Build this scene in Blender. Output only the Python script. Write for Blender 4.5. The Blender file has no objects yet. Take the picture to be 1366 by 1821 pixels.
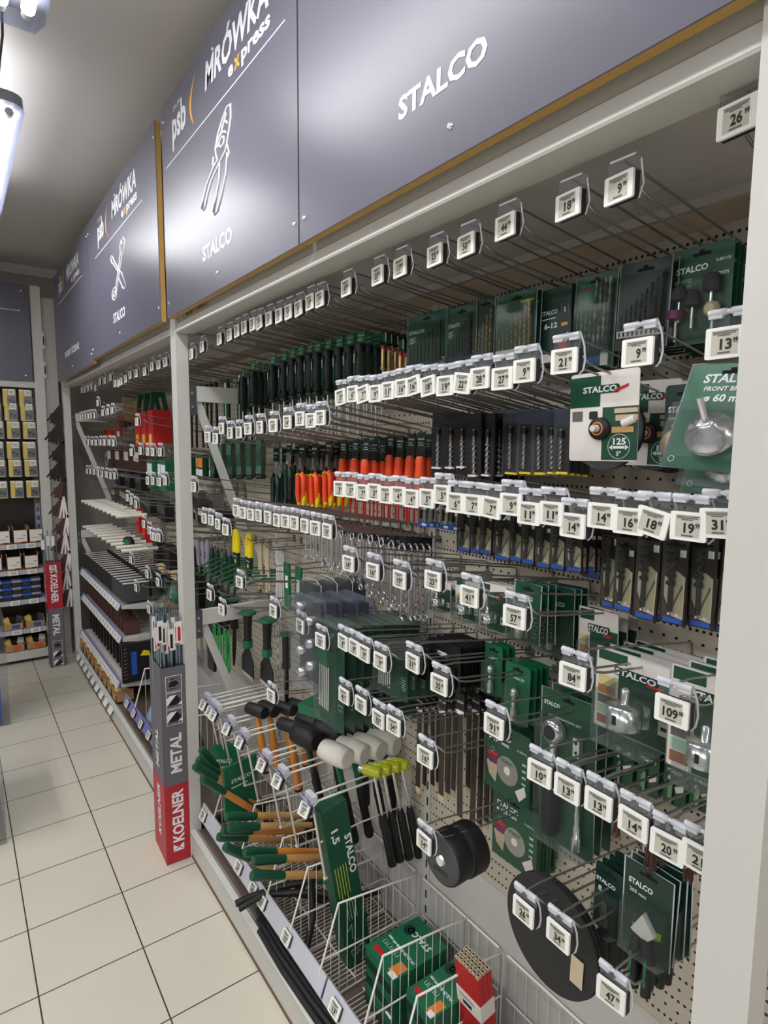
import bpy, math, random
from mathutils import Vector, Matrix
random.seed(7)
S = bpy.context.scene
COL = S.collection
PI = math.pi
# ------------------------------------------------------------------ camera
cd = bpy.data.cameras.new('camera'); cam = bpy.data.objects.new('camera', cd); COL.objects.link(cam)
cd.sensor_fit = 'VERTICAL'; cd.sensor_height = 24; cd.lens = 24 * 1060 / 1821; cd.clip_start = 0.02
cam.matrix_world = Matrix(((0.80910302, 0.05895695, -0.58470196, 0), (-0.5876164, 0.09419875, -0.8036377, 0),
                           (0.00769815, 0.99380616, 0.11086056, 1.648), (0, 0, 0, 1)))
S.camera = cam
# ------------------------------------------------------------------ world, exposure
w = bpy.data.worlds.new('world'); S.world = w; w.use_nodes = True
w.node_tree.nodes['Background'].inputs[0].default_value = (0.8, 0.85, 1, 1)
w.node_tree.nodes['Background'].inputs[1].default_value = 0.3
S.view_settings.view_transform = 'Standard'; S.view_settings.look = 'None'
S.view_settings.gamma = 1; S.view_settings.use_curve_mapping = False
S.view_settings.exposure = -0.5
LAMP_POWER = 17.0
# ceiling lamps: rows of two metre long tubes hung under the ceiling; (x, y of the near end)
LAMPS = [(.205, 2.5), (.205, .7), (.205, -1.1), (.205, -2.9), (-1.9, 2.5), (-1.9, .7), (-1.9, -1.1), (-1.9, -2.9)]
for i, (x, y) in enumerate(LAMPS):
    ld = bpy.data.lights.new('tube_light', 'AREA'); ld.shape = 'RECTANGLE'; ld.size = .12; ld.size_y = 1.2
    ld.energy = LAMP_POWER * (.72 if i < 4 else 1.9); ld.color = (.985, .985, 1); ld.spread = PI
    lo = bpy.data.objects.new('tube_light', ld); COL.objects.link(lo); lo.location = (x, y + .635, 2.735)
    # the clear cover also lets some of the tubes' light out sideways and up
    ud = bpy.data.lights.new('tube_light_upper', 'AREA'); ud.shape = 'RECTANGLE'; ud.size = .12; ud.size_y = 1.2; ud.energy = LAMP_POWER * .2; ud.color = ld.color
    uo = bpy.data.objects.new('tube_light_upper', ud); COL.objects.link(uo); uo.location = (x, y + .635, 2.84); uo.rotation_euler = (PI, 0, 0)

# ------------------------------------------------------------------ materials
MATS = {}
def lin(c): return tuple((v / 12.92 if v <= .04045 else ((v + .055) / 1.055) ** 2.4) for v in c)
def M(name, rgb=None, rough=.5, metal=0, spec=.5, emit=0, alpha=1, noise=0, nscale=30, coat=0, bump=0):
    if name in MATS: return MATS[name]
    m = bpy.data.materials.new(name); m.use_nodes = True; nt = m.node_tree
    b = nt.nodes['Principled BSDF']; c = lin([v / 255 for v in rgb]) + (1,)
    b.inputs['Base Color'].default_value = c; b.inputs['Roughness'].default_value = rough
    b.inputs['Metallic'].default_value = metal; b.inputs['Specular IOR Level'].default_value = spec
    b.inputs['Coat Weight'].default_value = coat; b.inputs['Coat Roughness'].default_value = .08
    if emit:
        b.inputs['Emission Color'].default_value = c; b.inputs['Emission Strength'].default_value = emit
    if noise or bump:
        n = nt.nodes.new('ShaderNodeTexNoise'); n.inputs['Scale'].default_value = nscale; n.inputs['Detail'].default_value = 3
        t = nt.nodes.new('ShaderNodeTexCoord'); nt.links.new(t.outputs['Object'], n.inputs['Vector'])
        if noise:
            mx = nt.nodes.new('ShaderNodeMix'); mx.data_type = 'RGBA'; mx.blend_type = 'MULTIPLY'
            mx.inputs[0].default_value = noise; mx.inputs[6].default_value = c
            nt.links.new(n.outputs['Color'], mx.inputs[7]); nt.links.new(mx.outputs[2], b.inputs['Base Color'])
        if bump:
            bp = nt.nodes.new('ShaderNodeBump'); bp.inputs['Strength'].default_value = bump
            nt.links.new(n.outputs['Fac'], bp.inputs['Height']); nt.links.new(bp.outputs[0], b.inputs['Normal'])
    if alpha < 1:
        o = nt.nodes['Material Output']; tr = nt.nodes.new('ShaderNodeBsdfTransparent'); ms = nt.nodes.new('ShaderNodeMixShader')
        tr.inputs[0].default_value = tuple(.5 + .5 * v for v in c[:3]) + (1,)
        ms.inputs[0].default_value = alpha
        if alpha < .5:                       # clear film: mostly a sharp sheen, strongest at grazing angles
            lw = nt.nodes.new('ShaderNodeLayerWeight'); lw.inputs['Blend'].default_value = .35
            ma = nt.nodes.new('ShaderNodeMath'); ma.operation = 'MULTIPLY_ADD'; ma.inputs[1].default_value = .28; ma.inputs[2].default_value = alpha * .3
            nt.links.new(lw.outputs['Fresnel'], ma.inputs[0]); nt.links.new(ma.outputs[0], ms.inputs[0])
            b.inputs['Base Color'].default_value = tuple(.45 * v for v in c[:3]) + (1,)
        nt.links.new(tr.outputs[0], ms.inputs[1]); nt.links.new(b.outputs[0], ms.inputs[2]); nt.links.new(ms.outputs[0], o.inputs[0])
    MATS[name] = m; return m
M('frame_paint', (200, 199, 194), .38, spec=.45)
M('ceiling_paint', (205, 202, 200), .38, spec=.5)
M('wall_paint', (172, 168, 164), .6)
M('canopy_panel', (176, 172, 168), .5)
M('cream_wall', (242, 224, 202), .8)
M('sign_laminate', (98, 97, 110), .33, spec=.3)
M('plywood_edge', (192, 152, 78), .6, noise=.3, nscale=60)
M('sign_white', (232, 234, 238), .4); M('sign_orange', (238, 172, 60), .4)
M('steel', (158, 156, 152), .34, .8); M('chrome', (236, 236, 240), .2, .85); M('dark_steel', (70, 68, 66), .4, 1)
M('zinc', (140, 160, 172), .35, .9)
M('white_wire', (225, 222, 214), .35)
M('tag_white', (240, 240, 236), .4); M('tag_screen', (192, 192, 178), .35); M('ink', (28, 28, 28), .6); M('grey_ink', (95, 95, 92), .6)
M('tag_back', (35, 35, 36), .5)
M('clear_plastic', (235, 238, 242), .08, spec=.9, alpha=.28); M('holder_plastic', (226, 229, 236), .14, spec=1.0, alpha=.72)
M('blister_film', (225, 235, 230), .1, spec=.8, alpha=.17)
M('green_card', (20, 78, 54), .38, noise=.15, nscale=8); M('dark_green', (15, 50, 39), .4); M('mid_green', (24, 104, 70), .4)
M('bright_green', (40, 190, 90), .45); M('lime', (190, 205, 60), .4)
M('white_card', (232, 226, 220), .5); M('black_card', (26, 24, 26), .4); M('brown_card', (46, 34, 30), .4, noise=.4, nscale=40)
M('black_rubber', (20, 20, 22), .55); M('grey_rubber', (68, 70, 72), .6)
M('orange', (236, 78, 34), .42); M('yellow', (240, 214, 20), .42); M('red', (190, 30, 34), .45); M('blue', (36, 86, 176), .4)
M('wood', (205, 162, 96), .5, noise=.35, nscale=25); M('orange_wood', (220, 142, 62), .45, noise=.25, nscale=25)
M('pale_wood', (206, 190, 160), .6, noise=.3, nscale=40)
M('white_rubber', (225, 222, 210), .55); M('clear_yellow', (200, 205, 30), .15, spec=.8, alpha=.75)
M('gold', (190, 160, 105), .35, .7); M('purple', (110, 42, 92), .5); M('stone', (214, 204, 168), .8, noise=.2, nscale=200)
M('dark_stone', (60, 54, 60), .8); M('brown_sheet', (92, 58, 50), .7, noise=.3, nscale=60); M('brick_red', (160, 84, 60), .7)
M('granite', (110, 100, 92), .7, noise=.6, nscale=300); M('glass_green', (170, 200, 178), .3); M('swatch_orange', (214, 128, 52), .6)
M('swatch_yellow', (222, 204, 140), .6); M('rail_blue', (122, 120, 176), .22, spec=.7); M('cardboard', (176, 138, 92), .75)
M('box_grey', (104, 100, 106), .5); M('box_red', (176, 34, 46), .45); M('bag_yellow', (222, 190, 96), .4); M('shelf_grey', (180, 180, 188), .4)
M('tube_glow', (255, 252, 245), .4, emit=34.0); M('lamp_cover', (205, 215, 240), .15, spec=.8, alpha=.3); M('lamp_body', (150, 150, 165), .4)
M('black_hole', (8, 8, 8), .9); M('dirty_base', (120, 104, 92), .5, noise=.4, nscale=6); M('abrasive', (40, 40, 40), .8, noise=.3, nscale=400)
M('pale_blue', (170, 200, 222), .3, alpha=.8); M('bag_film', (236, 238, 240), .12, spec=.9, alpha=.35, bump=.6, nscale=18)
M('skirting_brown', (110, 80, 62), .7)

def nodemat(name):
    m = bpy.data.materials.new(name); m.use_nodes = True; MATS[name] = m
    nt = m.node_tree; b = nt.nodes['Principled BSDF']
    def mth(op, a, b_=None, c=None):
        n = nt.nodes.new('ShaderNodeMath'); n.operation = op
        for i, v in enumerate((a, b_, c)):
            if v is None: continue
            if isinstance(v, (int, float)): n.inputs[i].default_value = v
            else: nt.links.new(v, n.inputs[i])
        return n.outputs[0]
    tc = nt.nodes.new('ShaderNodeTexCoord'); sx = nt.nodes.new('ShaderNodeSeparateXYZ'); nt.links.new(tc.outputs['Object'], sx.inputs[0])
    return m, nt, b, mth, sx.outputs, tc
def mixc(nt, fac, c1, c2):
    mx = nt.nodes.new('ShaderNodeMix'); mx.data_type = 'RGBA'
    if isinstance(fac, (int, float)): mx.inputs[0].default_value = fac
    else: nt.links.new(fac, mx.inputs[0])
    for i, c in ((6, c1), (7, c2)):
        if isinstance(c, tuple): mx.inputs[i].default_value = c
        else: nt.links.new(c, mx.inputs[i])
    return mx.outputs[2]
def rgb(*c): return lin([v / 255 for v in c]) + (1,)
# pegboard: painted steel with small round holes
m, nt, b, mth, xyz, tc = nodemat('pegboard')
def hole(py, pz, oy, oz, r):
    u = mth('SUBTRACT', mth('FRACT', mth('ADD', mth('DIVIDE', xyz[1], py), oy)), .5)
    v = mth('SUBTRACT', mth('FRACT', mth('ADD', mth('DIVIDE', xyz[2], pz), oz)), .5)
    d = mth('ADD', mth('POWER', mth('MULTIPLY', u, py), 2), mth('POWER', mth('MULTIPLY', v, pz), 2))
    return mth('LESS_THAN', d, r * r)
h = mth('MAXIMUM', hole(.025, .025, 0, 0, .0031), hole(.025, .050, .5, .25, .0031))
nt.links.new(mixc(nt, h, rgb(196, 188, 172), (.006, .006, .006, 1)), b.inputs['Base Color'])
b.inputs['Roughness'].default_value = .45
# floor: 30 cm ceramic tiles, thin dark joints, fine specks
m, nt, b, mth, xyz, tc = nodemat('floor_tiles')
def joint(c, off):
    u = mth('FRACT', mth('DIVIDE', mth('SUBTRACT', c, off), .3))
    return mth('LESS_THAN', mth('ABSOLUTE', mth('SUBTRACT', mth('ABSOLUTE', mth('SUBTRACT', u, .5)), .5)), .0068)
j = mth('MAXIMUM', joint(xyz[0], .4212), joint(xyz[1], 4.906))
n = nt.nodes.new('ShaderNodeTexNoise'); n.inputs['Scale'].default_value = 160; nt.links.new(tc.outputs['Object'], n.inputs['Vector'])
sp = mth('GREATER_THAN', n.outputs['Fac'], .735)
n2 = nt.nodes.new('ShaderNodeTexNoise'); n2.inputs['Scale'].default_value = 2.2; nt.links.new(tc.outputs['Object'], n2.inputs['Vector'])
c0 = mixc(nt, n2.outputs['Fac'], rgb(196, 192, 176), rgb(214, 208, 190))
c1 = mixc(nt, mth('MULTIPLY', sp, .5), c0, rgb(150, 132, 112))
nt.links.new(mixc(nt, j, c1, rgb(52, 46, 40)), b.inputs['Base Color'])
b.inputs['Roughness'].default_value = .3
bp = nt.nodes.new('ShaderNodeBump'); bp.inputs['Strength'].default_value = .12; n3 = nt.nodes.new('ShaderNodeTexNoise'); n3.inputs['Scale'].default_value = 14
nt.links.new(tc.outputs['Object'], n3.inputs['Vector']); nt.links.new(n3.outputs['Fac'], bp.inputs['Height']); nt.links.new(bp.outputs[0], b.inputs['Normal'])

# ------------------------------------------------------------------ mesh building
TXT = {}
def glyphs(s, bold):
    k = (s, bold)
    if k not in TXT:
        c = bpy.data.curves.new('t', 'FONT'); c.body = s; c.align_x = 'CENTER'; c.size = 1; c.resolution_u = 2; c.offset = .032 if bold else .006
        o = bpy.data.objects.new('t', c); COL.objects.link(o)
        me = bpy.data.meshes.new_from_object(o.evaluated_get(bpy.context.evaluated_depsgraph_get()))
        vs = [v.co.copy() for v in me.vertices]; fs = [tuple(p.vertices) for p in me.polygons]
        bpy.data.objects.remove(o); bpy.data.meshes.remove(me); bpy.data.curves.remove(c)
        TXT[k] = (vs, fs)
    return TXT[k]
class MB:
    def __init__(s, mats='frame_paint'):
        s.v = []; s.f = []; s.mi = []; s.mats = [mats] if isinstance(mats, str) else list(mats); s.m = 0; s.smooth = []
    def mat(s, name):
        if name not in s.mats: s.mats.append(name)
        s.m = s.mats.index(name); return s
    def add(s, vs, fs, sm=False):
        o = len(s.v); s.v += [tuple(v) for v in vs]
        for f in fs: s.f.append(tuple(i + o for i in f)); s.mi.append(s.m); s.smooth.append(sm)
        return s
    def box(s, c, d, R=None):
        vs = [Vector((x * d[0] / 2, y * d[1] / 2, z * d[2] / 2)) for x in (-1, 1) for y in (-1, 1) for z in (-1, 1)]
        if R: vs = [R @ v for v in vs]
        c = Vector(c)
        return s.add([v + c for v in vs], [(0, 1, 3, 2), (4, 6, 7, 5), (0, 4, 5, 1), (2, 3, 7, 6), (0, 2, 6, 4), (1, 5, 7, 3)])
    def bb(s, x0, x1, y0, y1, z0, z1): return s.box(((x0 + x1) / 2, (y0 + y1) / 2, (z0 + z1) / 2), (abs(x1 - x0), abs(y1 - y0), abs(z1 - z0)))
    def tube(s, pts, r, n=6, closed=False, cap=True):
        pts = [Vector(p) for p in pts]; k = len(pts); rs = r if isinstance(r, (list, tuple)) else [r] * k
        rings = []; prev = None
        for i, p in enumerate(pts):
            a = pts[i - 1] if (i > 0 or closed) else p; b_ = pts[(i + 1) % k] if (i < k - 1 or closed) else p
            t = (b_ - a); t = t.normalized() if t.length > 1e-9 else Vector((0, 0, 1))
            if prev is None:
                q = Vector((0, 0, 1)) if abs(t.z) < .9 else Vector((1, 0, 0)); u = t.cross(q).normalized()
            else:
                u = prev - t * prev.dot(t); u = u.normalized() if u.length > 1e-6 else t.orthogonal().normalized()
            prev = u; v = t.cross(u)
            rings.append([p + (u * math.cos(2 * PI * j / n) + v * math.sin(2 * PI * j / n)) * rs[i] for j in range(n)])
        vs = [q for rg in rings for q in rg]; fs = []
        for i in range(k if closed else k - 1):
            i2 = (i + 1) % k
            for j in range(n): fs.append((i * n + j, i * n + (j + 1) % n, i2 * n + (j + 1) % n, i2 * n + j))
        s.add(vs, fs, True)
        if cap and not closed:
            s.add(rings[0], [tuple(range(n))[::-1]]); s.add(rings[-1], [tuple(range(n))])
        return s
    def lathe(s, prof, c=(0, 0, 0), ax=(0, 0, 1), n=16):
        # prof: (radius, height along ax)
        ax = Vector(ax).normalized(); u = ax.orthogonal().normalized(); v = ax.cross(u); c = Vector(c); vs = []
        for r, h_ in prof:
            for j in range(n):
                a = 2 * PI * j / n; vs.append(c + ax * h_ + (u * math.cos(a) + v * math.sin(a)) * r)
        fs = [(i * n + j, i * n + (j + 1) % n, (i + 1) * n + (j + 1) % n, (i + 1) * n + j) for i in range(len(prof) - 1) for j in range(n)]
        s.add(vs, fs, True); k = len(prof)
        s.add(vs[:n], [tuple(range(n))[::-1]]); s.add(vs[-n:], [tuple(range(n))]); return s
    def prism(s, pts, w0, w1, plane='uv'):
        # polygon (a, b) extruded along the third axis
        def P(a, b_, c): return (a, b_, c) if plane == 'uv' else ((a, c, b_) if plane == 'xz' else (c, a, b_))
        n = len(pts); vs = [P(a, b_, w0) for a, b_ in pts] + [P(a, b_, w1) for a, b_ in pts]
        return s.add(vs, [tuple(range(n))[::-1], tuple(range(n, 2 * n))] + [(i, (i + 1) % n, n + (i + 1) % n, n + i) for i in range(n)])
    def rrect(s, u0, u1, v0, v1, w0, w1, r=.006, k=3):
        pts = []
        for cx, cy, a0 in ((u1 - r, v1 - r, 0), (u0 + r, v1 - r, 90), (u0 + r, v0 + r, 180), (u1 - r, v0 + r, 270)):
            for i in range(k + 1):
                a = math.radians(a0 + 90 * i / k); pts.append((cx + r * math.cos(a), cy + r * math.sin(a)))
        return s.prism(pts, w0, w1)
    def text(s, t, u, v, w_, size, width=None, bold=True, R=None, origin=None, italic=0):
        vs, fs = glyphs(t, bold)
        if not vs: return s
        xs = [q.x for q in vs]; k = 1
        if width: k = width / ((max(xs) - min(xs)) * size)
        out = [Vector((q.x * size * k + q.y * size * italic, q.y * size, 0)) for q in vs]
        if R: out = [R @ q for q in out]
        return s.add([q + Vector((u, v, w_)) for q in out], fs)
    def twist(s, p0, p1, r, turns, n=28):
        p0 = Vector(p0); p1 = Vector(p1); t = (p1 - p0).normalized(); u = t.orthogonal().normalized(); v = t.cross(u); vs = []; k = 8
        for i in range(n + 1):
            a = 2 * PI * turns * i / n; c = p0.lerp(p1, i / n)
            for j in range(k):
                th = 2 * PI * j / k; rr = r * (1 if j % 4 < 2 else .55)
                vs.append(c + (u * math.cos(th + a) + v * math.sin(th + a)) * rr)
        fs = [(i * k + j, i * k + (j + 1) % k, (i + 1) * k + (j + 1) % k, (i + 1) * k + j) for i in range(n) for j in range(k)]
        return s.add(vs, fs)
    def mesh(s, name):
        me = bpy.data.meshes.new(name); me.from_pydata(s.v, [], s.f)
        for q in s.mats: me.materials.append(MATS[q])
        me.polygons.foreach_set('material_index', s.mi); me.polygons.foreach_set('use_smooth', s.smooth); me.update()
        return me
    def build(s, name, parent=None, **kw):
        o = bpy.data.objects.new(name, s.mesh(name)); COL.objects.link(o)
        if parent: o.parent = parent
        for k, v in kw.items(): o[k] = v
        return o
LONG = []
def tag(o, label, cat, group=None, kind=None):
    label = ' '.join(label.split())
    if not 4 <= len(label.split()) <= 16: LONG.append(label)
    o['label'] = label; o['category'] = cat
    if group: o['group'] = group
    if kind: o['kind'] = kind
    return o
def empty(name, loc=(0, 0, 0), R=None):
    o = bpy.data.objects.new(name, None); o.empty_display_size = .02; COL.objects.link(o)
    o.matrix_world = Matrix.Translation(Vector(loc)) @ (R.to_4x4() if R else Matrix()); return o
# goods are modelled in (u right, v up, w towards the aisle) and hung facing the aisle
F = Matrix(((0, 0, -1), (-1, 0, 0), (0, 1, 0)))
def rot(a, ax): return Matrix.Rotation(math.radians(a), 3, ax)
PROTO = {}
def proto(key, fn):
    """fn returns [(part name, MB, [sub parts...])]; meshes are made once and shared"""
    if key not in PROTO:
        def conv(L): return [(n, mb.mesh(n), conv(sub)) for n, mb, sub in L]
        PROTO[key] = conv(fn())
    return PROTO[key]
def spawn(name, parts, loc, R=None, label='', cat='', group=None):
    root = empty(name, loc, R)
    def rec(L, par):
        for n, me, sub in L:
            o = bpy.data.objects.new(n, me); COL.objects.link(o); o.parent = par; rec(sub, o)
    rec(parts, root)
    return tag(root, label, cat, group)
ORD = 'first second third fourth fifth sixth seventh eighth ninth tenth eleventh twelfth thirteenth fourteenth fifteenth sixteenth seventeenth eighteenth nineteenth twentieth twenty-first twenty-second twenty-third twenty-fourth twenty-fifth twenty-sixth twenty-seventh twenty-eighth twenty-ninth thirtieth'.split()
def struct(o): o['kind'] = 'structure'; return o

# ================================================================== the room
struct(MB('floor_tiles').bb(-4, 1.3, -4, 5.7, -.1, 0).build('floor'))
struct(MB('ceiling_paint').bb(-4, 1.3, -4, 5.7, 3.0, 3.1).build('ceiling'))
struct(MB('wall_paint').bb(-4, 1.3, 5.5, 5.6, 0, 3).build('wall_back'))
struct(MB('cream_wall').bb(1.22, 1.3, -4, 5.5, 0, 3).build('wall_right'))
struct(MB('wall_paint').bb(-4, -3.9, -4, 5.5, 0, 3).build('wall_left'))
struct(MB('wall_paint').bb(-3.9, 1.22, -4, -3.9, 0, 3).build('wall_front'))
struct(MB('ceiling_paint').bb(-3.9, 1.22, 5.47, 5.5, 2.93, 3).build('trim_1'))
struct(MB('skirting_brown').bb(.693, .7, -1.7, 4.97, 0, .012).build('baseboard_right'))

# ------------------------------------------------------------------ ceiling lamps
def lamp_parts():
    body = MB('lamp_body').rrect(-.075, .075, -.64, .64, .05, .085, .05, 4)
    cov = MB('lamp_cover'); cov.prism([(-.07, .05), (-.075, .03), (-.05, 0), (.05, 0), (.075, .03), (.07, .05)], -.635, .635, 'xz')
    tubes = []
    for x in (-.03, .03): tubes.append(('tube', MB('tube_glow').lathe([(.017, -.585), (.017, .585)], (x, 0, .028), (0, 1, 0), 10), []))
    caps = MB('white_wire')
    for x in (-.03, .03):
        for y in (-1, 1): caps.lathe([(.014, 0), (.014, .03)], (x, y * .6 - .015, .028), (0, 1, 0), 8)
    wire = MB('steel')
    for y in (-.5, .5): wire.tube([(0, y, .085), (0, y, .27)], .002, 5)
    return [('housing', body, []), ('cover', cov, []), ('end_caps', caps, []), ('suspension_wire', wire, [])] + tubes
# ((x, z) cross section: 0 is the bottom of the cover)
LN = ['nearest the far wall', 'above the middle of the aisle', 'over the near end of the aisle', 'behind the viewpoint']
for i, (x, y) in enumerate(LAMPS):
    spawn('ceiling_lamp', proto('lamp', lamp_parts), (x, y + .635, 2.745), None,
          'long twin tube ceiling lamp %s, %s row' % (LN[i % 4], 'right' if i < 4 else 'left'), 'lamp', 'ceiling tube lamps')
cb = MB('grey_rubber').tube([(.2, 2.5, 2.8), (.205, 2.38, 2.86), (.2, 2.2, 2.84), (.19, 2.05, 2.87), (.2, 1.94, 2.8)], .004, 5)
tag(cb.build('lamp_cable'), 'thin grey cable joining the two ceiling lamps at left', 'cable')

# ================================================================== shelving frame of the right-hand run
POSTS = [(.275, 'foreground white upright post at the right edge'), (2.275, 'middle white upright post behind the near grey rod box'), (4.92, 'far white upright post at the room corner')]
XF = .69
for y, lb in POSTS:
    e = tag(empty('upright_post', (XF, y, 0)), lb, 'post', 'white shelving posts')
    MB().bb(0, .045, -.03, .03, 0, 2.8).build('column', e)
    if y < 1: MB('dark_steel').bb(-.001, .0, -.0302, -.0298, 2.04, 2.6).build('joint', e)
bays = [(-1.7, .245, 'near bay, right of the foreground post'), (.305, 2.245, 'main bay under the large grey signs'), (2.305, 4.89, 'far bay behind the near rod box')]
for k, (y0, y1, nm) in enumerate(bays):
    # header beam: face, bright sloped lip, flat underside
    hb = MB().prism([(.705, 2.8), (.705, 2.088), (.69, 2.054), (.692, 2.05), (.755, 2.05), (.755, 2.062), (.72, 2.062), (.72, 2.8)], y0, y1, 'xz')
    tag(hb.build('header_beam'), 'white header beam of the ' + nm, 'beam')
    e = tag(empty('canopy_shelf', (.9, (y0 + y1) / 2, 2.06)), 'shade-greyed canopy underside of the ' + nm, 'panel')  # part of the shade behind the header beam is put into this grey
    mb = MB('canopy_panel').bb(-.144, .053, y0 - e.location.y, y1 - e.location.y, .0, .012); mb.build('front_panel', e)
    MB('canopy_panel').bb(.056, .13, y0 - e.location.y, y1 - e.location.y, .0, .012).build('rear_panel', e)
    MB('canopy_panel').bb(.13, .142, y0 - e.location.y, y1 - e.location.y, -.016, .018).build('edge_strip', e)
    # base plinth
    e = tag(empty('base_plinth', (.69, (y0 + y1) / 2, 0)), 'low white steel base plinth of the ' + nm, 'base')
    L = (y1 - y0) / 2
    MB('frame_paint').bb(.005, .012, -L, L, .012, .098).build('kick_plate', e)
    MB('frame_paint').prism([(.004, .098), (.0, .11), (.018, .118), (.03, .106), (.06, .1), (.06, .09), (.01, .09)], -L, L, 'xz').build('front_lip', e)
    MB('dirty_base').prism([(.03, .1059), (.075, .1), (.41, .1), (.41, .085), (.03, .085)], -L, L, 'xz').build('deck', e)
# perforated back panels, one per metre, and smooth panels beneath
for i, (y0, y1, lb) in enumerate([(-1.7, .265, 'perforated back panel right of the foreground post'), (.285, 1.262, 'perforated back panel at the right of the main bay'),
                                  (1.288, 2.262, 'perforated back panel at the left of the main bay'), (2.288, 3.562, 'perforated back panel at the right of the far bay'),
                                  (3.588, 4.88, 'perforated back panel at the left of the far bay')]):
    tag(MB('pegboard').bb(1.1, 1.112, y0, y1, .49, 2.03).build('pegboard_panel'), lb, 'panel')
    tag(MB('pegboard_plain' if 0 else 'frame_paint').bb(1.101, 1.112, y0, y1, .1, .488).build('lower_panel'), lb.replace('perforated', 'smooth lower'), 'panel')
for y, lb in ((.275, 'slotted rear upright behind the foreground post'), (1.275, 'slotted rear upright in the middle of the main bay'), (2.275, 'slotted rear upright between main and far bays'), (3.575, 'slotted rear upright in the middle of the far bay')):
    e = tag(empty('slotted_upright', (1.1, y, 0)), lb, 'post')
    MB().bb(-.004, .015, -.013, .013, .1, 2.03).build('channel', e)
    sl = MB('black_hole')
    for k in range(38): sl.bb(-.0046, -.0038, -.004, .002, .13 + k * .05, .155 + k * .05)
    sl.build('slots', e)
# gable braces in the plane of the posts
for y, nm in ((2.26, 'between the main and far bays'), (4.905, 'at the far end of the run')):
    for z0, z1, n2 in ((1.806, 1.15, 'upper'), (.945, .33, 'lower')):
        e = tag(empty('gable_brace', (.735, y, z0)), 'white %s arm and slanted strut %s' % (n2, nm), 'brace')
        MB().bb(.025, .365, -.012, .012, -.0, .058).build('arm', e)
        MB().prism([(.018, .0), (.05, .0), (.05 + .23, z1 - z0), (.018 + .225, z1 - z0)], -.003, .003, 'xz').build('strut', e)
        b_ = MB('grey_rubber').bb(0, .027, -.014, .014, -.05, .06); b_.mat('chrome')
        for zz in (-.02, .03): b_.lathe([(.006, 0), (.004, .004)], (.013, -.014, zz), (0, -1, 0), 8)
        b_.build('bracket', e)

# ================================================================== signs
XS = .665
def sign(y0, y1, z0, z1, x, label, art, tilt=0):
    x = x - .012 if y0 > 2.26 else x
    e = tag(empty('fascia_sign', (x, (y0 + y1) / 2, z0), F @ rot(tilt, 'Y')), label, 'sign', 'grey fascia signs')
    w2 = (y1 - y0) / 2; H = z1 - z0
    MB('sign_laminate').bb(-w2, w2, 0, H, -.003, 0).build('face', e)
    MB('plywood_edge').bb(-w2, w2, 0, H, -.02, -.0031).build('board', e)
    sc = MB('chrome')
    for u in (-w2 + .02, 0, w2 - .02):
        for v in (.05, H - .05): sc.lathe([(.006, 0), (.004, .003)], (u, v, 0), (0, 0, 1), 8)
    sc.build('screws', e)
    art(e, w2, H)
def header_art(e, w2, H, k=1.0):
    t = MB('sign_white'); b0 = H - .132
    t.text('psb', -.31, b0 - .018, .0006, .13, .14); t.text('GRUPA', -.325, b0 + .068, .0006, .02, .085, False); t.build('psb_logo', e)
    pts = []; pr = []
    for i in range(15):
        s_ = i / 14 * 2 - 1; o_ = 1 - s_ * s_
        pts.append((-.15 - .052 * o_ + .012 * s_, b0 + .02 + s_ * .072)); pr.append((-.15 - .036 * o_ + .012 * s_, b0 + .02 + s_ * .072))
    MB('sign_orange').prism(pts + pr[::-1], .0002, .0008).build('orange_arc', e)
    t = MB('sign_white'); t.text('MRÓWKA', .145, b0 + .002, .0006, .098, .43, italic=.18)
    t.text('e', .128, b0 - .046, .0006, .052, .036); t.text('press', .285, b0 - .046, .0006, .052, .17); t.build('store_name', e)
    MB('sign_orange').text('x', .172, b0 - .046, .0006, .056, .04).build('orange_letter', e)
    MB('sign_white').bb(-.455, .445, b0 - .078, b0 - .0745, 0, .0008).build('rule', e)
def line_art(e, name, strokes, r=.0034):
    mb = MB('sign_white')
    for st in strokes: mb.tube([(u, v, .0004) for u, v in st], r, 4)
    return mb.build(name, e)
def pliers_art(e, w2, H):
    header_art(e, w2, H)
    def Q(P): return [(u * .0019 + .05, v * .00060 + .327) for u, v in P]
    arc = lambda cx, cy, r, a0, a1, n=14: [(cx + r * math.cos(math.radians(a0 + (a1 - a0) * i / n)), cy + r * 1.9 * math.sin(math.radians(a0 + (a1 - a0) * i / n))) for i in range(n + 1)]
    line_art(e, 'pliers_icon', [
        Q([(-14, 40), (-20, 70), (-22, 100), (-10, 150), (10, 195), (28, 222), (40, 215), (40, 160), (32, 110), (24, 70), (16, 44)]),
        Q([(0, 130), (10, 160), (24, 200)]), Q(arc(4, 100, 10, 0, 360, 16)), Q(arc(4, 104, 18, 20, 200)), Q(arc(16, 150, 10, 0, 180)),
        Q([(-14, 40), (-30, 30), (-62, -20), (-78, -70), (-86, -110), (-80, -122), (-70, -112), (-60, -70), (-40, -20), (-4, 24), (16, 44)]),
        Q([(-30, 74), (-34, 40), (-24, 32)]), Q([(24, 64), (32, 20), (20, 0)]),
        Q([(-6, 24), (-8, -40), (-22, -110), (-36, -170), (-32, -188), (-20, -184), (-2, -130), (18, -50), (24, 30)])])
    MB('sign_white').text('STALCO', .0, .108, .0006, .058, .235).build('brand_name', e)
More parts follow.
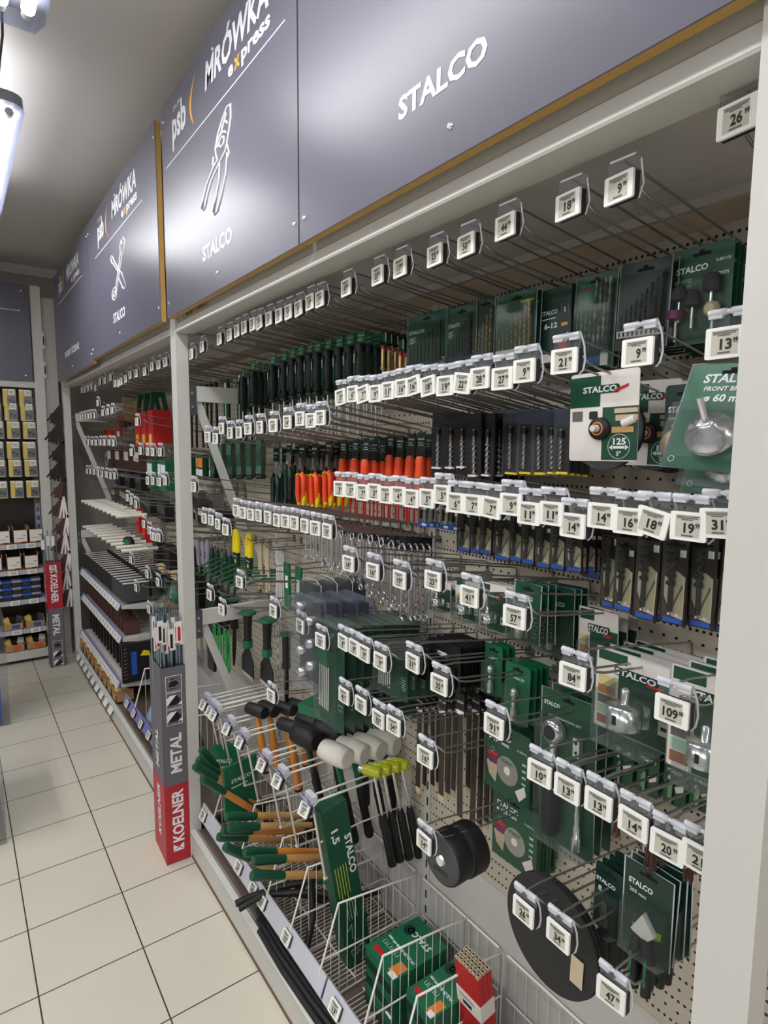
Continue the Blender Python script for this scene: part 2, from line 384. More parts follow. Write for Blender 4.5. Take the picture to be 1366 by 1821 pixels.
def tools_art(e, w2, H):
    header_art(e, w2, H)
    def Q(P): return [(u * .0017 + .02, v * .00080 + .318) for u, v in P]
    el = lambda cx, cy, a_, b_, n=14: [(cx + a_ * math.cos(i / n * 2 * PI), cy + b_ * math.sin(i / n * 2 * PI)) for i in range(n + 1)]
    line_art(e, 'crossed_tools_icon', [Q(el(-52, -108, 26, 34)), Q(el(-52, -108, 12, 16)),
        Q([(-34, -84), (34, 74), (30, 104), (44, 132), (50, 106), (64, 106), (68, 134), (84, 108), (74, 74), (54, 60), (-26, -104)]),
        Q([(-78, 100), (-66, 66), (-52, 56), (14, -30), (6, -48), (42, -116), (58, -126), (70, -110), (36, -30), (24, -24), (-40, 66), (-48, 84), (-66, 108), (-78, 100)])], .0034)
    MB('sign_white').text('STALCO', .0, .108, .0006, .058, .225).build('brand_name', e)
def paper_art(e, w2, H):
    header_art(e, w2, H)
    MB('sign_white').text('PAPIERY ŚCIERNE', 0, .125, .0006, .052, .52).build('department_name', e)   # the square code above is left out
def plain_art(e, w2, H):
    MB('sign_white').text('STALCO', -.027, .112, .0006, .05, .212).build('brand_name', e)
sign(.25, 1.243, 2.096, 2.8, XS, 'largest grey sign at right reading only STALCO', plain_art)
sign(1.25, 2.25, 2.096, 2.8, XS, 'grey sign with pliers outline above the middle white post', pliers_art)
sign(2.29, 3.56, 2.092, 2.78, XS, 'grey sign with crossed wrench and screwdriver outline', tools_art)
sign(3.565, 4.84, 2.075, 2.78, XS, 'farthest grey sign of the right run, PAPIERY lettering', paper_art)
st = empty('frame_sticker', (.7035, 2.07, 2.112), F)
tag(st, 'small printed sticker on the beam beside the middle post', 'sticker')
MB('pale_wood').bb(-.13, .13, -.022, .0, 0, .0006).build('paper', st)
MB('grey_ink').text('MS 1040', -.05, -.018, .001, .018).bb(.03, .11, -.016, -.012, .0006, .001).bb(.03, .09, -.009, -.005, .0006, .001).build('print', st)

# ================================================================== tables of hooks and goods (metres)
HOOKS=[('top row',
  [(0.346, 2.017, 0.74, '26.99', 0), (0.491, 1.989, 0.74, '9.99', 0), (0.572, 1.992, 0.74, '18.99', 0), (0.692, 1.996, 0.74, '44.99', 0), (0.781, 1.99, 0.74, '50.99', 0),
   (0.863, 1.993, 0.74, '23.99', 0), (0.967, 1.996, 0.74, '17.99', 0), (1.043, 1.997, 0.74, '27.99', 0), (1.164, 1.997, 0.74, '17.99', 0), (1.282, 1.994, 0.74, '7.99', 0),
   (1.331, 1.996, 0.74, '8.99', 0), (1.39, 1.991, 0.74, '8.99', 4), (1.446, 1.992, 0.74, '9.99', 0), (1.502, 1.992, 0.74, '5.99', 0), (1.564, 1.994, 0.74, '6.99', 0),
   (1.627, 1.994, 0.74, '7.99', 5), (1.674, 1.996, 0.74, '6.99', 0), (1.736, 1.996, 0.74, '5.99', 0), (1.792, 1.994, 0.74, '4.99', 0), (1.852, 1.991, 0.74, '4.99', 0),
   (1.939, 1.99, 0.74, '6.99', 0), (2.106, 1.986, 0.74, '9.99', 0), (2.2, 1.971, 0.733, '8.99', 0)]),
 ('second row',
  [(0.342, 1.77, 0.74, '13.99', 0), (0.452, 1.772, 0.74, '9.99', 0), (0.568, 1.773, 0.74, '21.99', 0), (0.643, 1.766, 0.74, '9.99', 0), (0.689, 1.758, 0.74, '27.99', 0),
   (0.74, 1.763, 0.74, '28.99', 0), (0.783, 1.758, 0.74, '22.99', -8), (0.828, 1.757, 0.74, '19.99', 0), (0.876, 1.76, 0.74, '18.99', 6), (0.922, 1.764, 0.74, '16.99', 8),
   (0.957, 1.762, 0.74, '16.99', 0), (1.003, 1.76, 0.74, '11.99', 0), (1.049, 1.757, 0.74, '9.99', 0), (1.096, 1.759, 0.74, '7.99', 9), (1.138, 1.762, 0.74, '6.99', 0),
   (1.188, 1.758, 0.74, '5.99', 5), (1.281, 1.714, 0.74, '5.99', 0), (1.329, 1.709, 0.74, '6.99', 0), (1.385, 1.715, 0.74, '11.99', 0), (1.458, 1.708, 0.74, '14.99', 0),
   (1.545, 1.701, 0.74, '16.99', 0), (1.634, 1.698, 0.74, '9.99', 0), (1.72, 1.696, 0.74, '9.99', 0), (1.79, 1.685, 0.74, '12.99', 0), (1.864, 1.684, 0.74, '12.99', 0),
   (1.937, 1.7, 0.74, '14.99', 0), (1.996, 1.667, 0.74, '9.99', 0), (2.072, 1.673, 0.74, '9.99', 0)]),
 ('third row',
  [(0.335, 1.559, 0.74, '31.99', 4), (0.371, 1.551, 0.74, '19.99', 0), (0.419, 1.551, 0.74, '18.99', -12), (0.452, 1.549, 0.74, '16.99', 0), (0.493, 1.552, 0.74, '14.99', 0),
   (0.541, 1.533, 0.74, '14.99', 0), (0.58, 1.547, 0.74, '11.99', 0), (0.624, 1.543, 0.74, '11.99', 0), (0.662, 1.554, 0.74, '9.99', 0), (0.706, 1.545, 0.74, '7.99', -4),
   (0.75, 1.546, 0.74, '7.99', 0), (0.794, 1.546, 0.74, '6.99', 0), (0.831, 1.558, 0.74, '5.99', 0), (0.874, 1.548, 0.74, '5.99', 0), (0.922, 1.544, 0.74, '4.99', 0),
   (0.965, 1.547, 0.74, '4.99', 0), (1.008, 1.545, 0.74, '3.99', 0), (1.051, 1.548, 0.74, '3.99', 0), (1.096, 1.544, 0.74, '7.99', 0), (1.145, 1.547, 0.74, '5.99', 0),
   (1.193, 1.546, 0.74, '3.99', 0)]),
 ('fourth row',
  [(1.251, 1.439, 0.74, '13.99', 0), (1.309, 1.439, 0.74, '11.99', 0), (1.365, 1.439, 0.74, '11.99', 0), (1.422, 1.44, 0.74, '9.99', 0), (1.475, 1.439, 0.74, '8.99', 0),
   (1.53, 1.436, 0.74, '8.99', 0), (1.589, 1.438, 0.74, '7.99', 0), (1.652, 1.437, 0.74, '7.99', 0), (1.71, 1.434, 0.74, '6.99', 0), (1.77, 1.434, 0.74, '5.99', 0),
   (1.825, 1.436, 0.74, '5.99', 0), (1.921, 1.362, 0.74, '5.99', 0), (1.993, 1.373, 0.74, '4.99', 0), (2.059, 1.38, 0.74, '4.99', 0), (2.128, 1.379, 0.74, '4.99', 0),
   (2.2, 1.49, 0.728, '9.99', 0)]),
 ('fifth row',
  [(0.377, 1.309, 0.74, '109.00', 0), (0.53, 1.306, 0.74, '84.99', 0), (0.647, 1.369, 0.74, '57.99', 0), (0.753, 1.381, 0.74, '41.99', 0), (0.853, 1.391, 0.74, '23.99', 0),
   (0.958, 1.373, 0.74, '19.99', 0), (1.055, 1.373, 0.74, '16.99', 0), (1.154, 1.374, 0.74, '16.99', 0), (1.809, 1.204, 0.74, '19.99', 0), (1.975, 1.074, 0.74, '14.99', 0),
   (2.095, 1.101, 0.74, '14.99', 0)]),
 ('sixth row',
  [(0.685, 1.165, 0.74, '91.99', 0), (0.83, 1.191, 0.74, '35.99', 0), (0.912, 1.209, 0.74, '31.99', 0), (1.025, 1.177, 0.74, '9.99', 0), (1.087, 1.177, 0.74, '9.99', 0),
   (1.129, 1.179, 0.74, '8.99', 0), (1.178, 1.178, 0.74, '8.99', 0), (1.286, 1.152, 0.74, '22.99', 0), (1.394, 1.163, 0.74, '18.99', 0), (1.56, 1.166, 0.74, '19.99', 0)]),
 ('seventh row',
  [(0.33, 1.131, 0.74, '21.99', 0), (0.372, 1.123, 0.74, '20.99', 0), (0.421, 1.129, 0.74, '14.99', 0), (0.476, 1.13, 0.74, '13.99', 0), (0.531, 1.126, 0.74, '13.99', 0),
   (0.584, 1.126, 0.74, '10.99', 0), (0.868, 1.027, 0.74, '16.99', 0), (0.974, 1.05, 0.74, '54.99', 0), (1.03, 1.043, 0.74, '32.99', 0), (1.1, 1.05, 0.74, '32.99', 0),
   (1.173, 1.046, 0.74, '41.99', 0), (1.583, 0.9, 0.74, '9.99', 0)]),
 ('bottom row', [(0.44, 0.851, 0.74, '47.99', 0), (0.535, 0.876, 0.74, '34.99', 0), (0.606, 0.869, 0.74, '26.99', 0), (0.867, 0.843, 0.74, '14.99', 0)])]
FAR_HOOKS=[('top row',
  [(2.543, 1.98), (2.64, 1.979), (2.743, 1.982), (2.865, 1.972), (3.014, 1.978), (3.133, 1.981), (3.226, 1.97), (3.324, 1.966), (3.388, 1.96), (3.465, 1.966), (3.567, 2.007), (3.713, 2.001),
   (3.852, 2.006), (3.991, 1.98), (4.109, 1.999), (4.22, 1.996), (4.337, 1.994), (4.438, 1.997)]),
 ('second row',
  [(3.038, 1.752), (3.56, 1.828), (3.675, 1.826), (3.812, 1.825), (3.944, 1.887), (4.063, 1.818), (4.17, 1.822), (4.264, 1.821), (4.362, 1.821), (4.464, 1.821), (4.549, 1.82)]),
 ('third row',
  [(2.667, 1.612), (2.782, 1.611), (2.866, 1.612), (2.995, 1.613), (3.17, 1.605), (3.566, 1.65), (3.665, 1.653), (3.801, 1.653), (3.913, 1.653), (4.049, 1.652), (4.174, 1.652),
   (4.306, 1.656), (4.425, 1.656)]),
 ('fourth row',
  [(2.606, 1.491), (2.691, 1.482), (2.798, 1.481), (2.884, 1.477), (3.572, 1.469), (3.673, 1.464), (3.778, 1.466), (3.905, 1.464), (4.022, 1.466), (4.145, 1.468), (4.276, 1.466),
   (4.394, 1.462)]),
 ('fifth row', [(3.12, 1.346), (3.21, 1.356), (3.291, 1.367)]), ('sixth row', [(2.73, 1.23), (2.794, 1.224), (2.841, 1.223), (2.886, 1.244), (2.983, 1.263)]),
 ('seventh row', [(2.773, 1.018), (2.955, 1.022), (3.271, 1.043)]), ('eighth row', [(2.948, 0.849), (3.187, 0.909)])]
PRODS=[('stone_card', 'top row', 0.491, 0.965, 1.957, 0.098, 0.15, 6, 0.016), ('twist_drill_card', 'top row', 0.572, 0.946, 1.949, 0.09, 0.14, 5, 0.018),
 ('masonry_drill_card', 'top row', 0.692, 0.986, 1.962, 0.091, 0.168, 5, 0.016), ('boxed_drill_card', 'top row', 0.781, 0.984, 1.953, 0.082, 0.145, 5, 0.016),
 ('wood_drill_card', 'top row', 0.863, 0.961, 1.959, 0.106, 0.147, 5, 0.018), ('thin_drill_card', 'top row', 0.967, 0.978, 1.969, 0.059, 0.145, 5, 0.018),
 ('green_drill_card', 'top row', 1.043, 0.977, 1.965, 0.102, 0.14, 4, 0.018), ('green_drill_card', 'top row', 1.164, 0.974, 1.969, 0.143, 0.146, 5, 0.018),
 ('tester', 'top row', 1.282, 0.987, 1.932, 0, 0, 4, 0.02), ('tester', 'top row', 1.331, 0.966, 1.954, 0, 0, 4, 0.02),
 ('brush_card', 'second row', 0.452, 0.869, 1.736, 0.062, 0.121, 5, 0.02), ('disc_card', 'second row', 0.568, 0.838, 1.762, 0.123, 0.14, 1, 0.03),
 ('disc_card', 'second row', 0.568, 0.976, 1.758, 0.102, 0.145, 3, 0.03), ('knife_pack', 'bottom row', 0.535, 0.874, 0.928, 0.054, 0.2, 4, 0.02),
 ('pliers_pack', 'bottom row', 0.44, 0.825, 1.007, 0.08, 0.198, 4, 0.018), ('ratchet_card', 'sixth row', 0.685, 0.946, 1.165, 0.129, 0.313, 3, 0.036),
 ('cutting_disc_card', 'seventh row', 0.868, 0.984, 1.017, 0.136, 0.165, 6, 0.012), ('cutting_disc_card', 'bottom row', 0.867, 1.016, 0.831, 0.134, 0.164, 6, 0.012),
 ('holesaw_big_card', 'fifth row', 0.53, 0.91, 1.296, 0.15, 0.145, 4, 0.04), ('holesaw_big_card', 'fifth row', 0.377, 0.856, 1.327, 0.128, 0.159, 3, 0.05),
 ('holesaw_card', 'fifth row', 1.055, 0.94, 1.323, 0.069, 0.073, 3, 0.02), ('holesaw_card', 'fifth row', 0.958, 0.933, 1.342, 0.076, 0.092, 3, 0.02),
 ('holesaw_card', 'fifth row', 0.853, 0.904, 1.36, 0.076, 0.102, 3, 0.02), ('green_holesaw_card', 'fifth row', 0.753, 0.897, 1.381, 0.069, 0.118, 3, 0.02),
 ('green_holesaw_card', 'fifth row', 0.753, 0.992, 1.362, 0.08, 0.144, 3, 0.02), ('holesaw_card', 'fifth row', 0.647, 0.973, 1.34, 0.086, 0.162, 3, 0.03),
 ('bit_blister', 'sixth row', 0.912, 0.976, 1.196, 0.055, 0.116, 3, 0.02), ('bit_blister', 'sixth row', 0.83, 0.965, 1.178, 0.069, 0.131, 4, 0.02),
 ('black_card', 'sixth row', 1.025, 0.926, 1.181, 0.119, 0.106, 9, 0.013), ('black_card', 'sixth row', 1.087, 0.899, 1.161, 0.086, 0.078, 8, 0.02),
 ('hex_card', 'sixth row', 1.286, 0.775, 1.196, 0.125, 0.282, 9, 0.03), ('hex_card', 'sixth row', 1.129, 0.854, 1.158, 0.115, 0.121, 6, 0.03),
 ('socket_rail', 'sixth row', 1.394, 0.775, 1.24, 0.145, 0.247, 4, 0.05), ('small_green_card', 'seventh row', 0.584, 0.98, 1.117, 0.042, 0.096, 6, 0.012),
 ('small_green_card', 'seventh row', 0.531, 0.971, 1.126, 0.041, 0.097, 6, 0.012), ('small_green_card', 'seventh row', 0.476, 0.958, 1.134, 0.039, 0.092, 6, 0.012),
 ('small_green_card', 'seventh row', 0.421, 0.934, 1.152, 0.035, 0.082, 6, 0.012), ('wire_brush', 'seventh row', 0.421, 0.789, 1.104, 0.015, 0.067, 3, 0.03),
 ('wire_brush', 'seventh row', 0.372, 0.801, 1.111, 0.015, 0.066, 3, 0.03), ('wire_brush', 'seventh row', 0.476, 0.791, 1.101, 0.013, 0.044, 3, 0.03),
 ('big_disc', 'bottom row', 0.606, 0.817, 0.887, 0.166, 0.202, 3, 0.006), ('wheel_disc', 'bottom row', 0.867, 0.809, 0.839, 0.104, 0.11, 2, 0.05),
 ('clear_bit_pouch', 'second row', 0.876, 0.973, 1.726, 0.05, 0.139, 4, 0.02), ('clear_bit_pouch', 'second row', 0.828, 0.963, 1.724, 0.047, 0.134, 4, 0.02),
 ('clear_bit_pouch', 'second row', 0.783, 0.951, 1.721, 0.045, 0.13, 4, 0.02), ('clear_bit_pouch', 'second row', 0.74, 0.936, 1.719, 0.042, 0.125, 4, 0.02),
 ('clear_bit_pouch', 'second row', 0.689, 0.9, 1.715, 0.039, 0.118, 4, 0.02), ('black_bit_pouch', 'second row', 1.096, 0.963, 1.726, 0.051, 0.149, 4, 0.02),
 ('black_bit_pouch', 'second row', 1.049, 0.961, 1.724, 0.049, 0.145, 4, 0.02), ('black_bit_pouch', 'second row', 1.003, 0.952, 1.722, 0.046, 0.14, 4, 0.02),
 ('black_bit_pouch', 'second row', 0.957, 0.944, 1.72, 0.044, 0.155, 4, 0.02), ('black_bit_pouch', 'second row', 0.922, 0.953, 1.719, 0.042, 0.152, 1, 0.02),
 ('black_bit_pouch', 'second row', 0.922, 0.988, 1.72, 0.042, 0.154, 4, 0.02), ('insulated_screwdriver', 'second row', 1.188, 0.981, 1.679, 0, 0, 3, 0.03),
 ('insulated_screwdriver', 'second row', 1.281, 1.024, 1.679, 0, 0, 3, 0.03), ('insulated_screwdriver', 'second row', 1.329, 1.022, 1.674, 0, 0, 3, 0.03),
 ('insulated_screwdriver', 'second row', 1.385, 1.03, 1.679, 0, 0, 3, 0.0275), ('insulated_screwdriver', 'second row', 1.458, 1.036, 1.673, 0, 0, 3, 0.0244),
 ('insulated_screwdriver', 'second row', 1.421, 0.97, 1.666, 0, 0, 3, 0.03), ('insulated_screwdriver', 'second row', 1.545, 1.015, 1.666, 0, 0, 3, 0.03),
 ('insulated_screwdriver', 'second row', 1.634, 1.028, 1.663, 0, 0, 3, 0.0284), ('insulated_pliers', 'second row', 1.72, 1.025, 1.661, 0, 0, 3, 0.03),
 ('insulated_pliers', 'second row', 1.79, 1.009, 1.65, 0, 0, 3, 0.035), ('insulated_pliers', 'second row', 1.864, 1.001, 1.649, 0, 0, 3, 0.035),
 ('dark_pliers', 'second row', 1.937, 0.988, 1.665, 0, 0, 3, 0.035), ('dark_pliers', 'second row', 1.996, 0.966, 1.632, 0, 0, 3, 0.035),
 ('drill_card', 'third row', 0.965, 0.927, 1.512, 0.043, 0.105, 4, 0.02), ('drill_card', 'third row', 0.922, 0.921, 1.509, 0.041, 0.099, 4, 0.02),
 ('drill_card', 'third row', 0.874, 0.903, 1.513, 0.039, 0.096, 4, 0.02), ('drill_card', 'third row', 0.831, 0.907, 1.523, 0.049, 0.112, 4, 0.02),
 ('drill_card', 'third row', 0.794, 0.904, 1.511, 0.035, 0.096, 4, 0.02), ('drill_card', 'third row', 0.75, 0.891, 1.511, 0.033, 0.093, 4, 0.02),
 ('drill_card', 'third row', 0.706, 0.881, 1.51, 0.036, 0.09, 4, 0.02), ('drill_card', 'third row', 0.662, 0.865, 1.519, 0.034, 0.093, 4, 0.02),
 ('drill_card', 'third row', 0.624, 0.858, 1.508, 0.034, 0.078, 4, 0.02), ('drill_card', 'third row', 0.635, 0.93, 1.512, 0.039, 0.104, 4, 0.02),
 ('drill_card', 'third row', 0.58, 0.898, 1.512, 0.036, 0.141, 4, 0.02), ('drill_card', 'third row', 0.541, 0.881, 1.498, 0.038, 0.122, 4, 0.02),
 ('drill_card', 'third row', 0.493, 0.867, 1.517, 0.04, 0.141, 4, 0.02), ('drill_card', 'third row', 0.452, 0.867, 1.514, 0.041, 0.134, 4, 0.02),
 ('drill_card', 'third row', 0.419, 0.882, 1.516, 0.039, 0.136, 2, 0.02), ('drill_card', 'third row', 0.419, 0.943, 1.516, 0.036, 0.154, 4, 0.02),
 ('small_blister', 'third row', 1.145, 0.96, 1.512, 0.048, 0.067, 3, 0.02), ('small_blister', 'third row', 1.051, 0.949, 1.513, 0.044, 0.063, 3, 0.02),
 ('small_blister', 'third row', 1.008, 0.94, 1.51, 0.041, 0.058, 3, 0.02), ('wrench', 'fourth row', 1.251, 0.976, 1.404, 0, 0.242, 5, 0.022),
 ('wrench', 'fourth row', 1.309, 0.983, 1.404, 0, 0.218, 5, 0.022), ('wrench', 'fourth row', 1.365, 0.989, 1.404, 0, 0.208, 5, 0.022),
 ('wrench', 'fourth row', 1.422, 0.991, 1.405, 0, 0.205, 5, 0.022), ('wrench', 'fourth row', 1.475, 0.99, 1.404, 0, 0.191, 5, 0.022),
 ('wrench', 'fourth row', 1.53, 0.996, 1.401, 0, 0.18, 5, 0.022), ('wrench', 'fourth row', 1.589, 0.994, 1.403, 0, 0.164, 5, 0.022),
 ('wrench', 'fourth row', 1.652, 0.996, 1.402, 0, 0.162, 5, 0.022), ('wrench', 'fourth row', 1.71, 0.994, 1.399, 0, 0.155, 5, 0.022),
 ('wrench', 'fourth row', 1.77, 0.996, 1.399, 0, 0.148, 5, 0.022), ('wrench', 'fourth row', 1.825, 0.994, 1.401, 0, 0.149, 5, 0.022),
 ('flat_file', 'seventh row', 1.173, 0.978, 0.99, 0, 0.283, 5, 0.022), ('flat_file', 'seventh row', 1.03, 0.93, 1.052, 0, 0.277, 5, 0.022),
 ('flat_file', 'seventh row', 0.974, 0.935, 1.071, 0, 0.322, 1, 0.022), ('flat_file', 'seventh row', 0.974, 0.987, 1.058, 0, 0.357, 5, 0.022),
 ('screwdriver', 'top row', 1.39, 0.93, 1.956, 0, 0, 4, 0.025), ('screwdriver', 'top row', 1.446, 0.93, 1.957, 0, 0, 4, 0.025),
 ('screwdriver', 'top row', 1.502, 0.93, 1.957, 0, 0, 4, 0.025), ('screwdriver', 'top row', 1.564, 0.93, 1.959, 0, 0, 4, 0.025),
 ('screwdriver', 'top row', 1.627, 0.93, 1.959, 0, 0, 4, 0.025), ('screwdriver', 'top row', 1.674, 0.93, 1.961, 0, 0, 4, 0.025),
 ('screwdriver', 'top row', 1.736, 0.93, 1.961, 0, 0, 4, 0.025), ('screwdriver', 'top row', 1.792, 0.93, 1.959, 0, 0, 4, 0.025),
 ('screwdriver', 'top row', 1.852, 0.93, 1.956, 0, 0, 4, 0.025), ('screwdriver', 'top row', 1.939, 0.93, 1.955, 0, 0, 4, 0.025),
 ('screwdriver', 'top row', 2.106, 0.93, 1.951, 0, 0, 4, 0.025), ('screwdriver', 'top row', 2.2, 0.93, 1.936, 0, 0, 4, 0.025)]
EXTRA=[('second row', 1.421, 1.701), ('third row', 0.635, 1.547)]

# ------------------------------------------------------------------ price tags and hooks
def tag_parts(price, scale=1.0):
    def fn():
        k = scale
        case = MB('tag_white').rrect(-.0225 * k, .0225 * k, -.018 * k, .018 * k, .0, .004, .002, 2)
        case.mat('tag_back').rrect(-.0215 * k, .024 * k, -.0175 * k, .0165 * k, -.008, -.0002, .002, 2)
        scr = MB('tag_screen').bb(-.0155 * k, .0145 * k, -.0135 * k, .0145 * k, .004, .0044)
        pr = MB('grey_ink')
        for v, a, b_ in ((.0125, -.014, .0135), (.0105, -.0135, .012), (.0085, -.008, .006)): pr.bb(a * k, b_ * k, (v - .0008) * k, (v + .0004) * k, .0044, .0047)
        pr.bb(-.0075 * k, .007 * k, -.0125 * k, -.0105 * k, .0044, .0047)
        pr.mat('ink'); a, c = price.split('.')
        n = len(a); x = .004 - (n - 1) * .0025
        pr.text(a, (x - .001) * k, -.0075 * k, .0048, .0165 * k, (.0068 * n) * k); pr.text(c, (x + .0038 * n + .003) * k, -.001 * k, .0048, .008 * k, .0055 * k)
        return [('case', case, []), ('screen', scr, [('print', pr, [])])]
    return fn
def holder():
    mb = MB('holder_plastic'); mb.lathe([(.0045, -.0225), (.0045, -.003), (.003, -.003), (.003, .003), (.0045, .003), (.0045, .0225)], (0, .036, -.002), (1, 0, 0), 10)
    mb.bb(-.022, -.006, .029, .0335, -.005, .0012); mb.bb(.006, .022, .029, .0335, -.005, .0012)
    mb.mat('clear_plastic').bb(-.022, .023, .016, .03, -.0035, -.002).mat('holder_plastic')
    mb.tube([(.023, .036, -.004), (.027, .02, -.007), (.028, 0, -.009), (.026, -.014, -.008), (.021, -.02, -.006)], .0016, 5)
    return mb
def holder_low():
    mb = MB('clear_plastic'); mb.bb(-.022, .026, .016, .036, -.004, -.0015)
    mb.mat('holder_plastic').lathe([(.002, -.018), (.002, .018)], (0, .038, -.003), (1, 0, 0), 6)
    mb.tube([(.026, .03, -.004), (.028, .0, -.009), (.024, -.018, -.006)], .0014, 5); return mb
def hook_parts(L, low, drop):
    # origin at the tag; -w is towards the pegboard
    def fn():
        b = -L
        lw = MB('steel').tube([(0, .036, -.004), (0, .034, -.04), (0, .02 - drop, b + .012), (0, .018 - drop, b + .004), (0, -.02 - drop, b)], .0019, 6)
        pr = MB('steel')
        f = -.034
        y1 = -.012 - drop
        pr.tube([(-.011, y1 - .0, b), (-.011, -.006, f - .03), (-.0105, .0, f - .008), (-.008, .008, f), (0, .011, f + .003), (.008, .008, f), (.0105, .0, f - .008), (.011, -.006, f - .03), (.011, y1, b)], .0021, 6)
        plate = MB('steel').bb(-.014, .014, y1 - .012, y1 + .006, b - .003, b + .001)
        return [('label_wire', lw, []), ('product_wire', pr, []), ('back_plate', plate, []), ('tag_holder', holder_low() if low else holder(), [])]
    return fn
WORDROW = {}
for row, L in HOOKS:
    for i, (y, z, x, price, ti) in enumerate(L):
        R = F @ rot(ti, 'Z') @ rot(-6 if row in ('top row',) else random.uniform(-4, 4), 'Y')
        spawn('price_tag', proto(('tag', price), tag_parts(price)), (x, y, z), R,
              'white electronic price tag %s, %s from right in the main bay %s' % (price, ORD[i], row), 'price tag', 'price tags of the main bay')
        drop = .02 if row == 'top row' else .035
        spawn('display_hook', proto(('hook', row == 'top row', x), hook_parts(1.099 - x, row == 'top row', drop)), (x, y, z), F,
              'double wire display hook, %s from right in the main bay %s' % (ORD[i], row), 'hook', 'display hooks of the main bay')
for row, L in FAR_HOOKS:
    for i, (y, z) in enumerate(L):
        spawn('price_tag', proto(('tag', '9.99'), tag_parts('9.99')), (.74, y, z), F,
              'small distant white price tag, %s from right in the far bay %s' % (ORD[i], row), 'price tag', 'price tags of the far bay')
        spawn('display_hook', proto(('hook', row == 'top row', .74), hook_parts(.359, row == 'top row', .02)), (.74, y, z), F,
              'double wire display hook, %s from right in the far bay %s' % (ORD[i], row), 'hook', 'display hooks of the far bay')

# ------------------------------------------------------------------ goods: every builder gets width w and height h, origin at the hang point
def slot(mb, w, w0=.0012):
    mb.mat('black_hole'); mb.bb(-.014, .014, -.012, -.007, w0, w0 + .0004); mb.bb(-.004, .004, -.008, -.003, w0, w0 + .0004); return mb
def base_card(w, h, mat='green_card', r=.006, top=.004):
    mb = MB(mat).rrect(-w / 2, w / 2, top - h, top, -.0008, .0008, r); slot(mb, w, .0008); return mb
def shell(u0, u1, v0, v1, d, mat='blister_film'):
    mb = MB(mat); i = .004
    # hollow-looking raised film: tapered box
    vs = [(u0, v0, .0012), (u1, v0, .0012), (u1, v1, .0012), (u0, v1, .0012), (u0 + i, v0 + i, d), (u1 - i, v0 + i, d), (u1 - i, v1 - i, d), (u0 + i, v1 - i, d)]
    return mb.add(vs, [(4, 5, 6, 7), (0, 1, 5, 4), (1, 2, 6, 5), (2, 3, 7, 6), (3, 0, 4, 7)])
def rim(w, h, top=.004, mat='holder_plastic'):
    pts = [(-w / 2, top, .001), (w / 2, top, .001), (w / 2, top - h, .001), (-w / 2, top - h, .001)]
    return MB(mat).tube(pts, .0014, 4, closed=True)
def logo(mb, u, v, w, size=.014, mat='sign_white'):
    mb.mat(mat).text('STALCO', u, v, .0013, size, w); return mb
def bars(mb, u0, u1, v, n, dv=.004, mat='sign_white', t=.0008, z=.0011):
    mb.mat(mat)
    for i in range(n): mb.bb(u0, u1 - (i % 2) * (u1 - u0) * .3, v - i * dv - t, v - i * dv + t, z, z + .0003)
    return mb
def g_stone(w, h):
    c = base_card(w, h); p = logo(MB('sign_white'), -.014, -.034, .05, .013); p.text('ø 6 mm', .026, -.047, .0013, .011, .033, False)
    p.mat('glass_green').text('MOUNTED', -.028, -.049, .0013, .008, .03, False).text('STONE SET', -.028, -.058, .0013, .008, .03, False)
    p.mat('sign_white').text('S-80105', .034, -.026, .0013, .006, .022, False)
    a = MB('lime').bb(-.04, -.03, -.085, -.06, .001, .0014)
    st = []
    for u, v, kind in ((-.028, -.07, 'c'), (-.006, -.082, 'c'), (.022, -.066, 'y'), (.026, -.098, 'b'), (-.032, -.1, 'd')):
        m_ = MB('chrome').lathe([(.0028, -.04), (.0028, 0)], (u, v, .008), (0, 1, 0), 8)
        if kind == 'c': m_.mat('dark_stone').lathe([(.0125, -.006), (.0125, 0), (.006, .018), (.002, .02)], (u, v, .009), (0, 1, 0), 14)
        if kind == 'y': m_.mat('dark_stone').lathe([(.012, -.004), (.012, .018), (.008, .022)], (u, v, .009), (0, 1, 0), 14)
        if kind == 'd': m_.mat('purple').lathe([(.0135, -.005), (.0135, .008)], (u, v, .01), (0, 1, 0), 16)
        if kind == 'b': m_.mat('stone').lathe([(.001, -.012), (.008, -.0095), (.0115, -.004), (.0115, .004), (.008, .0095), (.001, .012)], (u, v, .011), (0, 1, 0), 16)
        st.append(('grinding_stone', m_, []))
    return [('card', c, [('print', p, [])]), ('blister', shell(-w * .42, w * .42, -h * .93, -h * .36, .02), [])] + st
